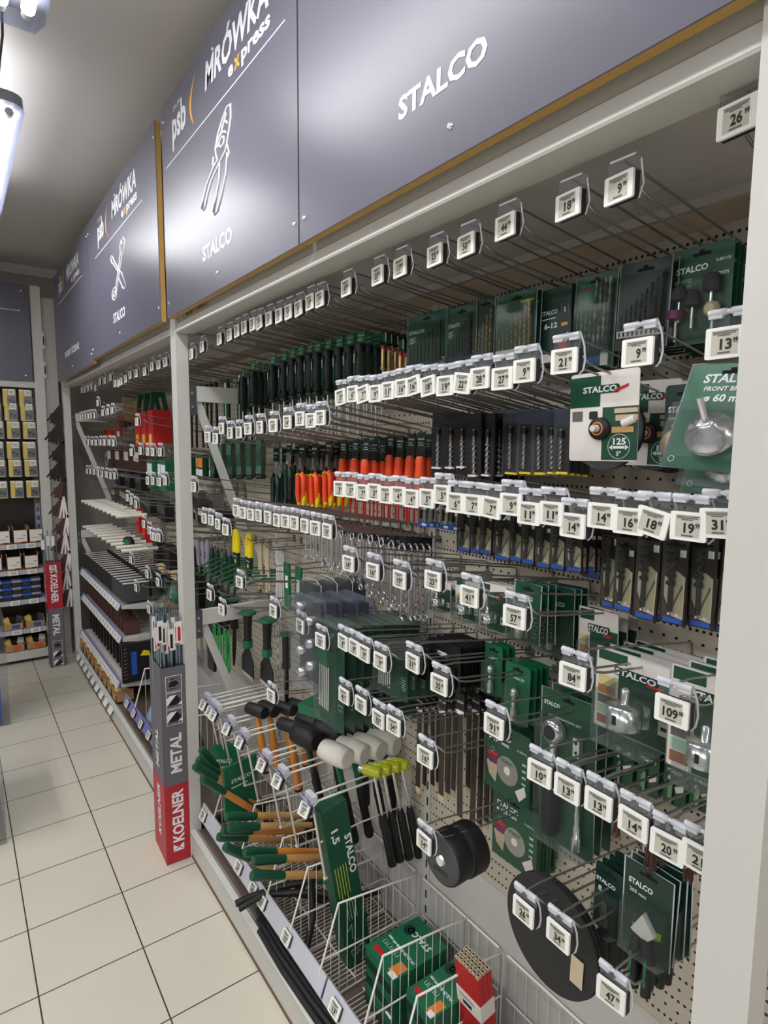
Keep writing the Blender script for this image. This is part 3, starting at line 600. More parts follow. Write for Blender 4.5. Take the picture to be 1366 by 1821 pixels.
def g_drills(style):
    def fn(w, h):
        card = {'twist': 'dark_green', 'masonry': 'green_card', 'wood': 'green_card', 'thin': 'dark_green', 'green': 'green_card'}[style]
        c = base_card(w, h, card); p = MB('sign_white')
        if style in ('green',):
            logo(p, -w * .26, -.04, w * .4, .011); bars(p, -w * .45, -w * .28, -.05, 4); p.mat('white_card').bb(w * .32, w * .44, -h * .93, -h * .74, .001, .0014)
            p.mat('mid_green').bb(-w * .46, w * .28, -h * .95, -h * .9, .001, .0014)
        if style == 'masonry': p.mat('mid_green').bb(-w * .42, w * .1, -.06, -.02, .001, .0014).mat('red').lathe([(.005, 0), (.004, .001)], (-w * .2, -.022, .0012), (0, 0, 1), 10); p.mat('blue').bb(-w * .45, w * .2, -h * .95, -h * .88, .001, .0014); p.mat('white_card').bb(w * .2, w * .38, -h * .97, -h * .82, .001, .0015)
        if style == 'wood': p.mat('lime').bb(w * .1, w * .42, -.02, -.016, .001, .0014)
        parts = [('card', c, [('print', p, [])] if p.f else [])]
        n = {'twist': 9, 'masonry': 8, 'wood': 8, 'thin': 5, 'green': 9}[style]
        bm = {'twist': 'dark_steel', 'masonry': 'steel', 'wood': 'gold', 'thin': 'gold', 'green': 'dark_steel'}[style]
        for i in range(n):
            u = -w * .38 + w * .76 * i / (n - 1); L = h * (.3 + .42 * i / (n - 1)) if style != 'masonry' else h * (.5 + .3 * (i > 3))
            v0 = -h * .86; m_ = MB(bm).twist((u, v0 + .008, .007), (u, v0 + L, .007), .0012 + .0022 * i / n, 2.5 + i * .2, 16)
            parts.append(('drill_bit', m_, []))
        rk = MB('white_card' if style in ('twist', 'wood') else 'lamp_cover'); rk.bb(-w * .44, w * .44, -h * .84, -h * .76, .002, .01)
        if style in ('twist',):
            rk.mat('black_hole')
            for i in range(9): rk.bb(-w * .4 + i * w * .09, -w * .37 + i * w * .09, -h * .825, -h * .775, .01, .0104)
        parts.append(('bit_rack', rk, [])); parts.append(('blister', shell(-w * .46, w * .46, -h * .96, -h * .1, .014), [('rim', rim(w, h), [])])); return parts
    return fn
def g_612(w, h):
    c = MB('dark_green').bb(-w / 2, w / 2, .004 - h, .004, -.006, .006)
    p = logo(MB('sign_white'), -w * .15, -.045, w * .5, .011); p.bb(-w * .4, w * .05, -.054, -.0525, .006, .0066)
    p.v = [(a, b_, .0064 if q < .006 else q) for a, b_, q in p.v]
    p.text('6-12', -w * .1, -.072, .0066, .014, w * .4); p.tube([(w * .22, -.05, .0064), (w * .42, -.05, .0064), (w * .42, -.032, .0064), (w * .22, -.032, .0064)], .0006, 4, True).text('S', w * .32, -.046, .0066, .012)
    p.mat('sign_orange').bb(w * .22, w * .4, -.072, -.066, .006, .0066); p.mat('white_card').prism([(w * .1, -.1), (w * .42, -.085), (w * .42, -.1), (w * .2, -.115)], .006, .0065).bb(-w * .5, w * .2, -h * .95, -h * .83, .006, .0064)
    p.mat('red').bb(w * .15, w * .4, -.12, -.104, .006, .0066)
    return [('box', c, [('print', p, [])])]
def g_disc(w, h):
    c = MB('white_card').rrect(-w / 2, w / 2, .004 - h, .004, -.0008, .0008, .005)
    p = MB('green_card').bb(-w / 2, -w * .04, -.05, -.002, .0008, .0012).bb(0, w / 2, -h + .006, -.052, .0008, .0012)
    p.rrect(-w * .34, w * .24, -.03, -.017, .0012, .0015, .005); p.mat('sign_white').text('STALCO', -w * .05, -.0275, .0018, .013, w * .5)
    p.mat('red').prism([(w * .16, -.03), (w * .36, -.022), (w * .36, -.018), (w * .16, -.026)], .0015, .002)
    p.mat('sign_white'); p.tube([(w * .25 + .019 * math.cos(a), -h + .027 + .019 * math.sin(a), .0014) for a in [i / 20 * 2 * PI for i in range(20)]], .0005, 4, True)
    p.text('125', w * .25, -h + .03, .0016, .0135, .022).text('5"', w * .25, -h + .0125, .0016, .0095, .008).bb(w * .25 - .01, w * .25 + .01, -h + .0235, -h + .0275, .0012, .0016)
    for s_ in (-1, 1): p.prism([(w * .25 + s_ * .011, -h + .0215), (w * .25 + s_ * .017, -h + .0255), (w * .25 + s_ * .011, -h + .0295)][::s_], .0012, .0016)
    p.mat('grey_ink').rrect(-w * .46, -w * .3, -.072, -.056, .0012, .0014, .001).mat('ink').rrect(-w * .2, -w * .07, -.07, -.057, .0012, .0014, .003)
    p.mat('pale_wood').bb(w * .18, w * .5, -.062, -.055, .0012, .003).bb(w * .2, w * .5, -.074, -.065, .0012, .003); p.mat('wood').bb(w * .15, w * .45, -.092, -.083, .0012, .003)
    p.mat('white_card').lathe([(.0065, 0), (.0065, .022)], (w * .3, -.079, .001), (1, .4, 0), 10)
    pad = MB('black_rubber').lathe([(.018, 0), (.017, .008), (.01, .01)], (-w * .02, -.085, .001), (0, 0, 1), 20)
    pad.mat('swatch_orange').lathe([(.0115, 0), (.0105, .002)], (-w * .02, -.085, .0095), (0, 0, 1), 16).mat('dark_stone').lathe([(.0085, 0), (.008, .001)], (-w * .02, -.085, .0113), (0, 0, 1), 16); pad.mat('white_rubber').lathe([(.006, 0), (.005, .012)], (-w * .02, -.085, .011), (0, 0, 1), 10)
    d = MB('black_rubber').lathe([(.062, 0), (.062, .006)], (w * .05, -.087, -.009), (0, 0, 1), 40)
    f = MB('clear_plastic').lathe([(.064, 0), (.064, .003)], (w * .02, -.085, -.0025), (0, 0, 1), 40)
    return [('card', c, [('print', p, [])]), ('backing_pad', pad, []), ('sanding_disc', d, []), ('clear_sleeve', f, [])]
def g_brush(w, h):
    c = base_card(w, h, 'dark_green'); p = logo(MB('sign_white'), -w * .1, -.036, w * .62, .012); p.text('CIRCULAR BRUSH', -w * .05, -.047, .0013, .006, w * .7, False).text('ø 60 mm', -w * .02, -.058, .0013, .01, w * .6, False)
    b_ = MB('gold').lathe([(.026, -.004), (.026, .004), (.012, .005)], (0, -h * .7, .012), (.3, 0, 1), 24)
    return [('card', c, [('print', p, [])]), ('wire_wheel', b_, []), ('blister', shell(-w * .45, w * .45, -h * .95, -h * .4, .02), [])]
def g_frontbrush(w, h):
    c = base_card(w, h, 'mid_green', .004); p = MB('sign_white').text('STALCO', 0, -.024, .0013, .017, w * .62, italic=.1).text('FRONT BRUSH', 0, -.036, .0013, .009, w * .55, italic=.1).text('ø 60 mm', 0, -.051, .0013, .014, w * .5, italic=.1)
    p.tube([(-w * .4 + .004 * math.cos(a), -h + .016 + .004 * math.sin(a), .0014) for a in [i / 12 * 2 * PI for i in range(12)]], .0008, 4, True)
    cup = MB('chrome').lathe([(.033, 0), (.031, .009), (.026, .012), (.024, .018), (.014, .02), (.013, .027), (.007, .028)], (0, -h * .66, .004), (0, .25, 1), 28)
    sh = MB('chrome').lathe([(.0045, 0), (.0045, .03)], (0, -h * .66 + .008, .03), (-.2, .7, .6), 10)
    bl = shell(-w * .46, w * .46, -h * .97, -h * .42, .035, 'clear_plastic')
    return [('card', c, [('print', p, [])]), ('cup_brush', cup, [('shank', sh, [])]), ('blister', bl, [('rim', rim(w, h), [])])]
def g_pouch(clear):
    def fn(w, h):
        f = MB('clear_plastic' if clear else 'black_card').rrect(-w * .46, w * .46, -h, 0, -.003, .003, .003)
        hd = MB('lamp_cover' if clear else 'black_card').bb(-w * .46, w * .46, -.03, 0, .003, .0036)
        bit = MB('steel').tube([(0, -.035, .005), (0, -h * .42, .005)], .0034, 6); bit.twist((0, -h * .42, .005), (w * .02, -h * .9, .005), .0045 if clear else .0052, 3, 18)
        bit.mat('dark_steel').lathe([(.006, 0), (.006, .012)], (0, -.05, .005), (0, 1, 0), 8)
        cl = MB('yellow' if clear else 'white_card').bb(-w * .2 if clear else -w * .3, w * .45 if clear else w * .3, -h + .002, -h + .006, .003, .006) if clear else MB('white_card').bb(-w * .28, w * .28, -h + .016, -h + .02, .0, .0108)
        bk = MB('black_card').bb(-w * .42, w * .42, -h + .002, -.03, -.0028, -.0022)
        return [('pouch', f, [('header', hd, [])]), ('drill_bit', bit, []), ('clip', cl, [])] + ([('backing', bk, [])] if clear else [])
    return fn
def g_insdriver(w, h):
    c = MB('dark_green').bb(-.016, .016, -.04, .003, -.001, .001); c.mat('black_card').bb(-.018, .018, -.062, -.04, -.003, .003); c.mat('sign_white').text('STALCO', 0, -.016, .0012, .006, .024).bb(-.012, .006, -.024, -.0225, .001, .0013).bb(-.012, .01, -.03, -.0285, .001, .0013)
    hd = MB('orange').lathe([(.009, -.168), (.012, -.16), (.0145, -.14), (.0155, -.11), (.013, -.082), (.0135, -.07), (.011, -.062)], (0, 0, .004), (0, 1, 0), 14)
    hd.mat('swatch_orange').lathe([(.0112, -.064), (.009, -.058)], (0, 0, .004), (0, 1, 0), 12)
    sh = MB('red').lathe([(.0028, -.24), (.0028, -.168)], (0, 0, .004), (0, 1, 0), 8); sh.mat('steel').bb(-.002, .002, -.256, -.24, .003, .005)
    return [('header_card', c, []), ('handle', hd, []), ('shaft', sh, [])]
def g_driver(w, h):
    c = MB('mid_green').bb(-.019, .019, -.03, .003, -.001, .001); c.mat('sign_white').text('STALCO', 0, -.012, .0012, .007, .028, False).bb(-.014, .006, -.019, -.0178, .001, .0013).bb(-.014, .01, -.0235, -.0222, .001, .0013)
    hd = MB('black_rubber').lathe([(.006, -.152), (.011, -.144), (.0165, -.12), (.017, -.085), (.013, -.06), (.0145, -.045), (.012, -.032)], (0, 0, .004), (0, 1, 0), 14)
    ac = MB('dark_green').lathe([(.0055, -.162), (.014, -.158), (.012, -.15), (.0075, -.148)], (0, 0, .004), (0, 1, 0), 12)
    ac.bb(-.005, .005, -.135, -.05, .017, .0215).bb(.0165, .019, -.13, -.055, -.003, .01)
    st = MB('white_card').bb(-.0035, -.001, -.085, -.06, .0215, .022)
    sh = MB('chrome').lathe([(.003, -.275), (.003, -.16)], (0, 0, .004), (0, 1, 0), 8)
    return [('header_card', c, []), ('handle', hd, [('green_collar', ac, []), ('sticker', st, [])]), ('shaft', sh, [])]
def g_tester(w, h):
    c = MB('black_card').bb(-.014, .014, -.035, .003, -.001, .001); c.mat('mid_green').bb(-.012, .002, -.028, -.008, .001, .0013).mat('sign_white').bb(.005, .009, -.03, -.006, .001, .0013)
    cap = MB('red').lathe([(.006, -.048), (.0065, -.044), (.005, -.038)], (0, 0, .004), (0, 1, 0), 10)
    bd = MB('gold').lathe([(.004, -.105), (.008, -.1), (.0055, -.094), (.006, -.048)], (0, 0, .004), (0, 1, 0), 10)
    sh = MB('steel').lathe([(.0022, -.16), (.0022, -.105)], (0, 0, .004), (0, 1, 0), 6)
    return [('header_card', c, []), ('cap', cap, []), ('handle', bd, []), ('blade', sh, [])]
def g_pliers(ins):
    def fn(w, h):
        A, B_, hd_ = ('orange', 'yellow', 'black_card') if ins else ('dark_green', 'black_rubber', 'dark_green')
        c = MB(hd_).bb(-.022, .022, -.055, .003, -.001, .001); c.mat('sign_white').text('STALCO', -.002, -.018, .0012, .008, .03).bb(-.014, .0, -.03, -.0285, .001, .0013)
        jaw = MB('chrome' if not ins else 'steel').prism([(-.004, -.045), (.004, -.045), (.012, -.085), (.01, -.1), (-.01, -.1), (-.012, -.085)], .001, .01)
        jaw.mat('dark_steel').lathe([(.01, 0), (.009, .012)], (0, -.094, .001), (0, 0, 1), 12)
        hs = []
        for s_ in (-1, 1):
            g = MB(A).tube([(s_ * .008, -.098, .006), (s_ * .017, -.112, .006), (s_ * .019, -.14, .006), (s_ * .02, -.175, .006), (s_ * .014, -.205, .006)], [.007, .0105, .0095, .0095, .006], 8)
            if ins: g.mat(B_).tube([(s_ * .021, -.165, .004), (s_ * .021, -.19, .004), (s_ * .0145, -.213, .004)], [.0085, .009, .006], 8).lathe([(.012, 0), (.013, .003)], (s_ * .012, -.107, .006), (s_ * .5, 1, 0), 10)
            else: g.mat(B_).tube([(s_ * .021, -.13, .007), (s_ * .0225, -.17, .007), (s_ * .016, -.21, .007)], .0075, 8)
            hs.append(('handle', g, []))
        return [('header_card', c, []), ('jaws', jaw, [])] + hs
    return fn
def g_drillcard(w, h):
    c = base_card(w, h, 'brown_card', .002); p = MB('blue').bb(-w * .36, w * .36, -h + .006, -h + .014, .0008, .0013)
    p.mat('pale_wood').prism([(-w * .36, -h * .66), (-w * .05, -h * .88), (w * .38, -h * .9), (w * .4, -h * .42), (w * .1, -h * .36), (-w * .36, -h * .44)], .0008, .0012)
    p.mat('brown_sheet').prism([(-w * .4, -h * .7), (-w * .05, -h * .9), (-w * .4, -h * .92)][::-1], .0008, .0011)
    p.mat('grey_ink').prism([(-w * .1, -h * .8), (w * .3, -h * .5), (w * .34, -h * .53), (-w * .06, -h * .83)][::-1], .0012, .0014)
    p.mat('sign_white').bb(w * .18, w * .4, -h * .2, -h * .12, .001, .0016).bb(-w * .2, -w * .12, -h + .017, -h + .021, .001, .0014).bb(w * .1, w * .2, -h + .017, -h + .021, .001, .0014)
    p.mat('black_card').bb(w * .42, w * .49, -h * .98, -.01, .001, .003)
    b_ = MB('dark_steel').twist((-w * .05, -h * .52, .007), (-w * .05, -h * .1, .007), min(.0075, w * .17), 2.5, 22); b_.lathe([(min(.0042, w * .1), -h * .82), (min(.004, w * .09), -h * .5)], (-w * .05, 0, .006), (0, 1, 0), 8)
    return [('card', c, [('print', p, [])]), ('drill_bit', b_, []), ('blister', shell(-w * .4, w * .34, -h * .86, -h * .08, .012), [])]
def g_smallblister(w, h):
    c = base_card(w, h, 'blister_film', .003); p = MB('blue').bb(-w * .45, w * .45, -h, -h + .013, .0008, .002); p.mat('sign_white').bb(-w * .15, w * .2, -h + .003, -h + .009, .002, .0024)
    b_ = MB('steel').lathe([(.003, -h + .014), (.003, -.02)], (w * .15, 0, .004), (0, 1, 0), 8); b_.mat('white_card').lathe([(.005, -.022), (.005, -.012)], (w * .15, 0, .004), (0, 1, 0), 8)
    r_ = MB('dark_steel').lathe([(.004, -h + .02), (.004, -.015)], (-w * .2, 0, .004), (0, 1, 0), 8)
    return [('card', c, [('print', p, [])]), ('bit', b_, []), ('socket', r_, [])]
def g_wrench(w, h):
    k = h / .2
    cd_ = MB('black_card').bb(-.014, .014, -.035, .004, -.002, .002); cd_.mat('sign_white').bb(-.006, .006, -.02, -.018, .002, .0024)
    b_ = MB('chrome').lathe([(.0035 * k ** .5, -h + .012 * k), (.0045 * k ** .5, -.045)], (0, 0, .004), (0, 1, 0), 8)
    op = MB('chrome')
    for s_ in (-1, 1): op.tube([(0, -.046, .004), (s_ * .009 * k, -.04, .004), (s_ * .0105 * k, -.03, .004), (s_ * .006 * k, -.022, .004)], .0033 * k ** .5, 6)
    R_ = .0085 * k
    rg = MB('chrome').tube([(R_ * math.cos(a), -h + R_ + R_ * math.sin(a), .004) for a in [i / 14 * 2 * PI for i in range(14)]], .0028 * k ** .5, 6, True)
    return [('header_card', cd_, []), ('shaft', b_, []), ('open_jaw', op, []), ('ring_end', rg, [])]
def swatches(p, u0, u1, v0, v1):
    n = 5; dv = (v1 - v0) / n
    for i, m_ in enumerate(('brick_red', 'glass_green', 'granite', 'swatch_orange', 'swatch_yellow')): p.mat(m_).bb(u0, u1, v0 + i * dv + dv * .08, v0 + (i + 1) * dv - dv * .08, .0009, .0014)
def g_holesaw(big):
    def fn(w, h):
        c = MB('white_card').rrect(-w / 2, w / 2, .004 - h, .004, -.0008, .0008, .006)
        p = MB('green_card').bb(-w * .2, w * .5, -h + .006, -h * .2, .0008, .0011).bb(-w * .47, -w * .1, -h * .12, 0, .0008, .0011)
        swatches(p, -w * .46, -w * .24, -h * .93, -h * .3)
        p.mat('dark_green').rrect(-w * .26, w * .3, -h * .26, -h * .16, .0011, .0013, .004).mat('sign_white').text('STALCO', w * .0, -h * .245, .0016, h * .1, w * .5, italic=.1).mat('red').bb(w * .14, w * .34, -h * .28, -h * .25, .0013, .0017)
        p.mat('white_card').bb(w * .3, w * .44, -h * .78, -h * .62, .0011, .0015).mat('ink').bb(w * .33, w * .41, -h * .72, -h * .68, .0015, .0018)
        R_ = min(.031, w * .19); 
        s_ = MB('chrome').lathe([(R_, 0), (R_, R_ * 1.25), (R_ * .5, R_ * 1.35), (R_ * .25, R_ * 1.4), (R_ * .25, R_ * 2.2), (R_ * .1, R_ * 2.3)], (w * .02, -h * .74, R_ + .003), (0, 1, 0), 24)
        s_.mat('black_hole').bb(w * .02 - R_ * .12, w * .02 + R_ * .12, -h * .74 + R_ * .35, -h * .74 + R_ * .9, R_ * 1.98 + .003, R_ * 2.02 + .003)
        return [('card', c, [('print', p, [])]), ('hole_saw', s_, []), ('blister', shell(-w * .25, w * .4, -h * .96, -h * .3, R_ * 2.3 + .004), [('rim', rim(w, h), [])])]
    return fn
def g_greensaw(w, h):
    c = base_card(w, h, 'green_card'); p = logo(MB('sign_white'), -w * .05, -h * .26, w * .5, .012); p.text('ø 25', -w * .25, -h * .4, .0013, .01, w * .25, False)
    p.mat('glass_green')
    for i in range(3): p.tube([(w * .2, -h * (.52 + i * .13), .0012), (w * .38, -h * (.52 + i * .13), .0012), (w * .38, -h * (.6 + i * .13), .0012), (w * .2, -h * (.6 + i * .13), .0012)], .0007, 4, True)
    s_ = MB('steel').lathe([(.011, 0), (.011, .03), (.004, .031), (.004, .055)], (-w * .1, -h * .88, .014), (0, 1, 0), 16)
    return [('card', c, [('print', p, [])]), ('hole_saw', s_, []), ('blister', shell(-w * .44, w * .44, -h * .95, -h * .35, .026), [('rim', rim(w, h), [])])]
def g_bitblister(w, h):
    c = base_card(w, h, 'mid_green', .006); p = logo(MB('sign_white'), 0, -.03, w * .55, .008)
    b_ = MB('chrome').lathe([(.008, -h * .9), (.008, -h * .72), (.005, -h * .68), (.0055, -h * .5), (.009, -h * .48), (.009, -h * .4), (.004, -h * .36)], (0, 0, .01), (0, 1, 0), 10)
    return [('card', c, [('print', p, [])]), ('bit_adapter', b_, []), ('blister', shell(-w * .44, w * .44, -h * .96, -h * .3, .02), [])]
def g_black(w, h):
    c = base_card(w, h, 'black_card', .004); p = MB('sign_white').bb(-w * .4, w * .1, -h * .3, -h * .2, .001, .0014)
    for i in range(4): p.bb(w * (.1 + i * .08), w * (.14 + i * .08), -h * .7, -h * .5, .001, .0014)
    b_ = MB('dark_steel').bb(-w * .4, w * .4, -h * .9, -h * .45, .001, .008)
    return [('card', c, [('print', p, [])]), ('bit_holder', b_, [])]
def g_hex(w, h):
    c = MB('green_card').bb(-w / 2, w / 2, -h, .0, -.001, .001); p = MB('sign_white'); 
    for i in range(3): p.tube([(w * .28, -h * (.6 + i * .1), .0012), (w * .42, -h * (.6 + i * .1), .0012), (w * .42, -h * (.55 + i * .1), .0012), (w * .28, -h * (.55 + i * .1), .0012)], .001, 4, True)
    hold = MB('mid_green').bb(-w * .42, w * .05, -h * .42, -h * .28, .002, .02)
    keys = []
    for i in range(6):
        u = -w * .38 + i * w * .075
        keys.append(('hex_key', MB('chrome').tube([(u, -h * .85, .011), (u, -h * (.28 - i * .022) + .0, .011), (u + .006, -h * (.26 - i * .022) + .004, .013), (u + w * .16, -h * (.245 - i * .022) + .004, .016)], .0026, 6), []))
    bl = MB('blister_film').add([(-w / 2, -h, .001), (w / 2, -h, .001), (w / 2, 0, .001), (-w / 2, 0, .001), (-w * .48, -h * .95, .024), (w * .48, -h * .95, .024), (w * .48, -h * .05, .024), (-w * .48, -h * .05, .024)], [(4, 5, 6, 7), (0, 1, 5, 4), (1, 2, 6, 5), (2, 3, 7, 6), (3, 0, 4, 7)])
    top = MB('blister_film').bb(-w / 2, w / 2, -.002, .001, .0, .024)
    return [('card', c, [('print', p, [])]), ('key_holder', hold, [('clear_lid', top, [])]), ('blister', bl, [])] + keys
def g_socket(w, h):
    c = MB('lamp_cover').rrect(-w / 2, w / 2, -h, 0, -.002, .002, .01); bl = shell(-w * .48, w * .48, -h, .0, .04, 'clear_plastic')
    ss = []
    for i in range(7): ss.append(('socket', MB('chrome').lathe([(.0125, 0), (.0125, .022), (.009, .024)], (w * (.15 if i % 2 else -.2), -h * (.12 + .125 * i), .008), (0, 0, 1), 12), []))
    b_ = MB('grey_rubber').bb(-w * .4, w * .4, -h * .95, -h * .05, .002, .008)
    return [('backing', c, []), ('tray', b_, []), ('blister', bl, [])] + ss
def g_ratchet(w, h):
    c = base_card(w, h, 'green_card', .006); p = logo(MB('sign_white'), -w * .3, -.03, w * .3, .011); p.text('COMBINATION SET', -w * .06, -.052, .0013, .006, w * .6, False)
    r_ = MB('chrome').lathe([(.024, 0), (.024, .016), (.014, .02)], (-w * .2, -h * .24, .004), (0, 0, 1), 22); r_.mat('black_rubber').lathe([(.015, 0), (.014, .003)], (-w * .2, -h * .24, .022), (0, 0, 1), 16)
    r_.mat('chrome').tube([(-w * .2, -h * .29, .011), (-w * .2, -h * .4, .011), (-w * .2, -h * .55, .011)], [.009, .007, .006], 8)
    hd = MB('black_rubber').lathe([(.012, 0), (.017, .02), (.018, .06), (.015, .09), (.0155, .1)], (-w * .2, -h * .92, .014), (0, 1, 0), 12); hd.mat('mid_green').lathe([(.011, .095), (.0135, .1), (.01, .112)], (-w * .2, -h * .92, .014), (0, 1, 0), 12).bb(-w * .26, -w * .14, -h * .8, -h * .7, .028, .0292)
    ex = MB('chrome').lathe([(.0095, 0), (.0095, .026), (.007, .028), (.007, .048), (.005, .05), (.005, .074), (.0035, .078), (.0035, .105)], (w * .26, -h * .93, .012), (0, 1, 0), 12)
    s2 = MB('chrome').bb(w * .17, w * .28, -h * .34, -h * .22, .002, .014).mat('black_hole').lathe([(.003, 0), (.003, .001)], (w * .225, -h * .25, .014), (0, 0, 1), 8).lathe([(.003, 0), (.003, .001)], (w * .225, -h * .31, .014), (0, 0, 1), 8)
    s2.mat('chrome').lathe([(.006, 0), (.006, .05)], (w * .25, -h * .55, .01), (0, 1, 0), 10)
    return [('card', c, [('print', p, [])]), ('ratchet_head', r_, []), ('grip', hd, []), ('extension', ex, []), ('adapter', s2, []), ('blister', shell(-w * .47, w * .47, -h * .98, -h * .17, .032), [('rim', rim(w, h), [])])]
def g_cutcard(w, h):
    c = MB('green_card').rrect(-w / 2, w / 2, .004 - h, .004, -.004, .004, .004); slot(c, w, .004)
    p = MB('sign_white').text('STALCO', -w * .16, -.03, .0045, .016, w * .5).text('ø 125 mm', -w * .18, -.044, .0045, .0125, w * .46).text('S-20012', w * .33, -.04, .0045, .007, w * .2, False)
    p.mat('glass_green').tube([(-w * .4, -h * .4, .0045), (-w * .34, -h * .36, .0045), (-w * .28, -h * .4, .0045), (-w * .34, -h * .44, .0045)], .0008, 4, True)
    for i in range(5): p.mat('glass_green').bb(w * .34, w * .42, -h * (.4 + i * .09), -h * (.37 + i * .09), .004, .0044)
    p.mat('white_card').prism([(w * .2, -h * .82), (w * .4, -h * .68), (w * .44, -h * .8), (w * .3, -h * .93)][::-1], .004, .0045)
    p.mat('pale_wood').prism([(-w * .46, -h * .6), (-w * .3, -h * .52), (-w * .2, -h * .62), (-w * .24, -h * .86), (-w * .4, -h * .78)][::-1], .004, .0044); p.mat('purple').prism([(-w * .46, -h * .52), (-w * .2, -h * .48), (-w * .1, -h * .6), (-w * .4, -h * .6)][::-1], .004, .0046)
    p.mat('red').prism([(-w * .44, -h * .44), (-w * .2, -h * .42), (-w * .2, -h * .48), (-w * .42, -h * .5)][::-1], .004, .0047)
    d = MB('steel').lathe([(w * .24, 0), (w * .24, .0008)], (w * .02, -h * .6, .004), (0, 0, 1), 32); d.mat('white_card').lathe([(w * .07, 0), (w * .07, .0006)], (w * .02, -h * .6, .0048), (0, 0, 1), 20)
    d.mat('mid_green').text('STALCO', w * .02, -h * .5, .0052, .01, w * .26)
    return [('box', c, [('print', p, [])]), ('cutting_disc', d, [])]
def g_smallgreen(w, h):
    c = base_card(w, h, 'green_card', .003); p = logo(MB('sign_white'), 0, -.032, w * .7, .009); p.text('6', -w * .25, -.045, .0013, .01).mat('white_card').prism([(w * .0, -h * .6), (w * .4, -h * .5), (w * .4, -h * .62), (w * .1, -h * .7)][::-1], .001, .0014); p.mat('bright_green').bb(-w * .3, -w * .15, -h * .85, -h * .6, .001, .0014)
    b_ = MB('steel').lathe([(.003, -h * .95), (.003, -h * .5)], (-w * .1, 0, .005), (0, 1, 0), 8)
    return [('card', c, [('print', p, [])]), ('bit', b_, [])]
def g_wirebrush(w, h):
    a = MB('dark_steel').tube([(0, -.005, 0), (0, -h * .5, 0)], .004, 6); b_ = MB('brown_sheet')
    for i in range(26):
        u = random.uniform(-.008, .008); q = random.uniform(-.006, .006); b_.tube([(u * .5, -h * .4, q * .5), (u, -h * random.uniform(.9, 1.05), q)], .0009, 3)
    return [('shaft', a, []), ('bristles', b_, [])]
def g_bigdisc(w, h):
    R_ = h / 2; d = MB('abrasive').lathe([(R_, 0), (R_, .004)], (0, -R_, 0), (0, 0, 1), 56); d.mat('dark_steel').lathe([(.012, 0), (.012, .0005)], (0, -R_, .004), (0, 0, 1), 20)
    s_ = MB('blister_film').lathe([(R_ * 1.02, 0), (R_ * 1.02, .002)], (0, -R_, .0045), (0, 0, 1), 56)
    l_ = MB('pale_wood').bb(R_ * .5, R_ * .75, -R_ * 1.45, -R_ * .95, .007, .0075)
    return [('disc', d, [('sticker', l_, [])])]
def g_wheel(w, h):
    R_ = h / 2; d = MB('black_rubber').lathe([(R_ * .97, 0), (R_, .004), (R_, .038), (R_ * .97, .042)], (0, -R_, -.02), (0, 0, 1), 40)
    f = MB('grey_rubber').lathe([(R_ * .92, 0), (R_ * .9, .002), (R_ * .2, .003)], (0, -R_, .022), (0, 0, 1), 40); f.mat('chrome').lathe([(.012, 0), (.01, .004)], (0, -R_, .025), (0, 0, 1), 16).mat('dark_steel').text('STALCO', 0, -R_ * 1.5, .0262, .012, R_ * .8)
    return [('wheel', d, [('face', f, [])])]
def g_file(w, h):
    c = MB('black_card').bb(-.014, .014, -.05, .003, -.002, .002); c.mat('sign_white').text('STALCO', 0, -.02, .0024, .007, .022); c.bb(-.012, .012, -.048, -.038, .002, .0025)
    b_ = MB('pale_wood').bb(-.0095, .0095, -h + .02, -.05, -.0015, .0); b_.prism([(-.0095, -h + .02), (-.008, -h + .006), (0, -h), (.008, -h + .006), (.0095, -h + .02)], -.0015, 0)
    d_ = MB('brown_card').bb(-.0085, .0085, -h + .02, -.05, .0, .0012)
    return [('header_card', c, []), ('blade', b_, [('tooth_face', d_, [])])]
def g_knife(w, h):
    c = base_card(w, h * .6, 'dark_green', .005); p = logo(MB('sign_white'), -w * .1, -.03, w * .7, .01); p.text('8', -w * .3, -.048, .0013, .014)
    k = MB('black_rubber').tube([(0, -h * .55, .01), (w * .06, -h * .75, .012), (0, -h * .98, .012)], [.01, .0125, .01], 8); k.mat('mid_green').bb(-.004, .004, -h * .9, -h * .62, .021, .0245); bl = MB('steel').prism([(-.008, -h * .52), (.008, -h * .5), (.004, -h * .3), (-.004, -h * .28)], .008, .011)
    return [('card', c, [('print', p, [])]), ('grip', k, []), ('blade', bl, []), ('blister', shell(-w * .42, w * .42, -h * .58, -h * .22, .022), [])]
def g_plierpack(w, h):
    c = base_card(w, h * .72, 'dark_green', .008); p = logo(MB('sign_white'), -w * .15, -.034, w * .5, .012); p.text('200 mm', -w * .2, -.048, .0013, .009, w * .34, False); p.mat('lime').prism([(-w * .3, -h * .5), (w * .3, -h * .44), (w * .3, -h * .5), (-w * .1, -h * .58)][::-1], .001, .0014)
    j = MB('white_card').prism([(-.018, -h * .5), (.0, -h * .33), (.02, -h * .46), (.004, -h * .56)][::-1], .003, .013)
    hs = [('handle', MB('black_rubber').tube([(s_ * .006, -h * .52, .009), (s_ * .013, -h * .7, .009), (s_ * .01, -h * .98, .009)], [.008, .0095, .008], 8).mat('mid_green').bb(s_ * .012 - .002, s_ * .012 + .002, -h * .88, -h * .66, .017, .0195), []) for s_ in (-1, 1)]
    return [('card', c, [('print', p, [])]), ('jaws', j, []), ('blister', shell(-w * .45, w * .45, -h * .7, -h * .28, .024), [('rim', rim(w, h * .72), [])])] + hs
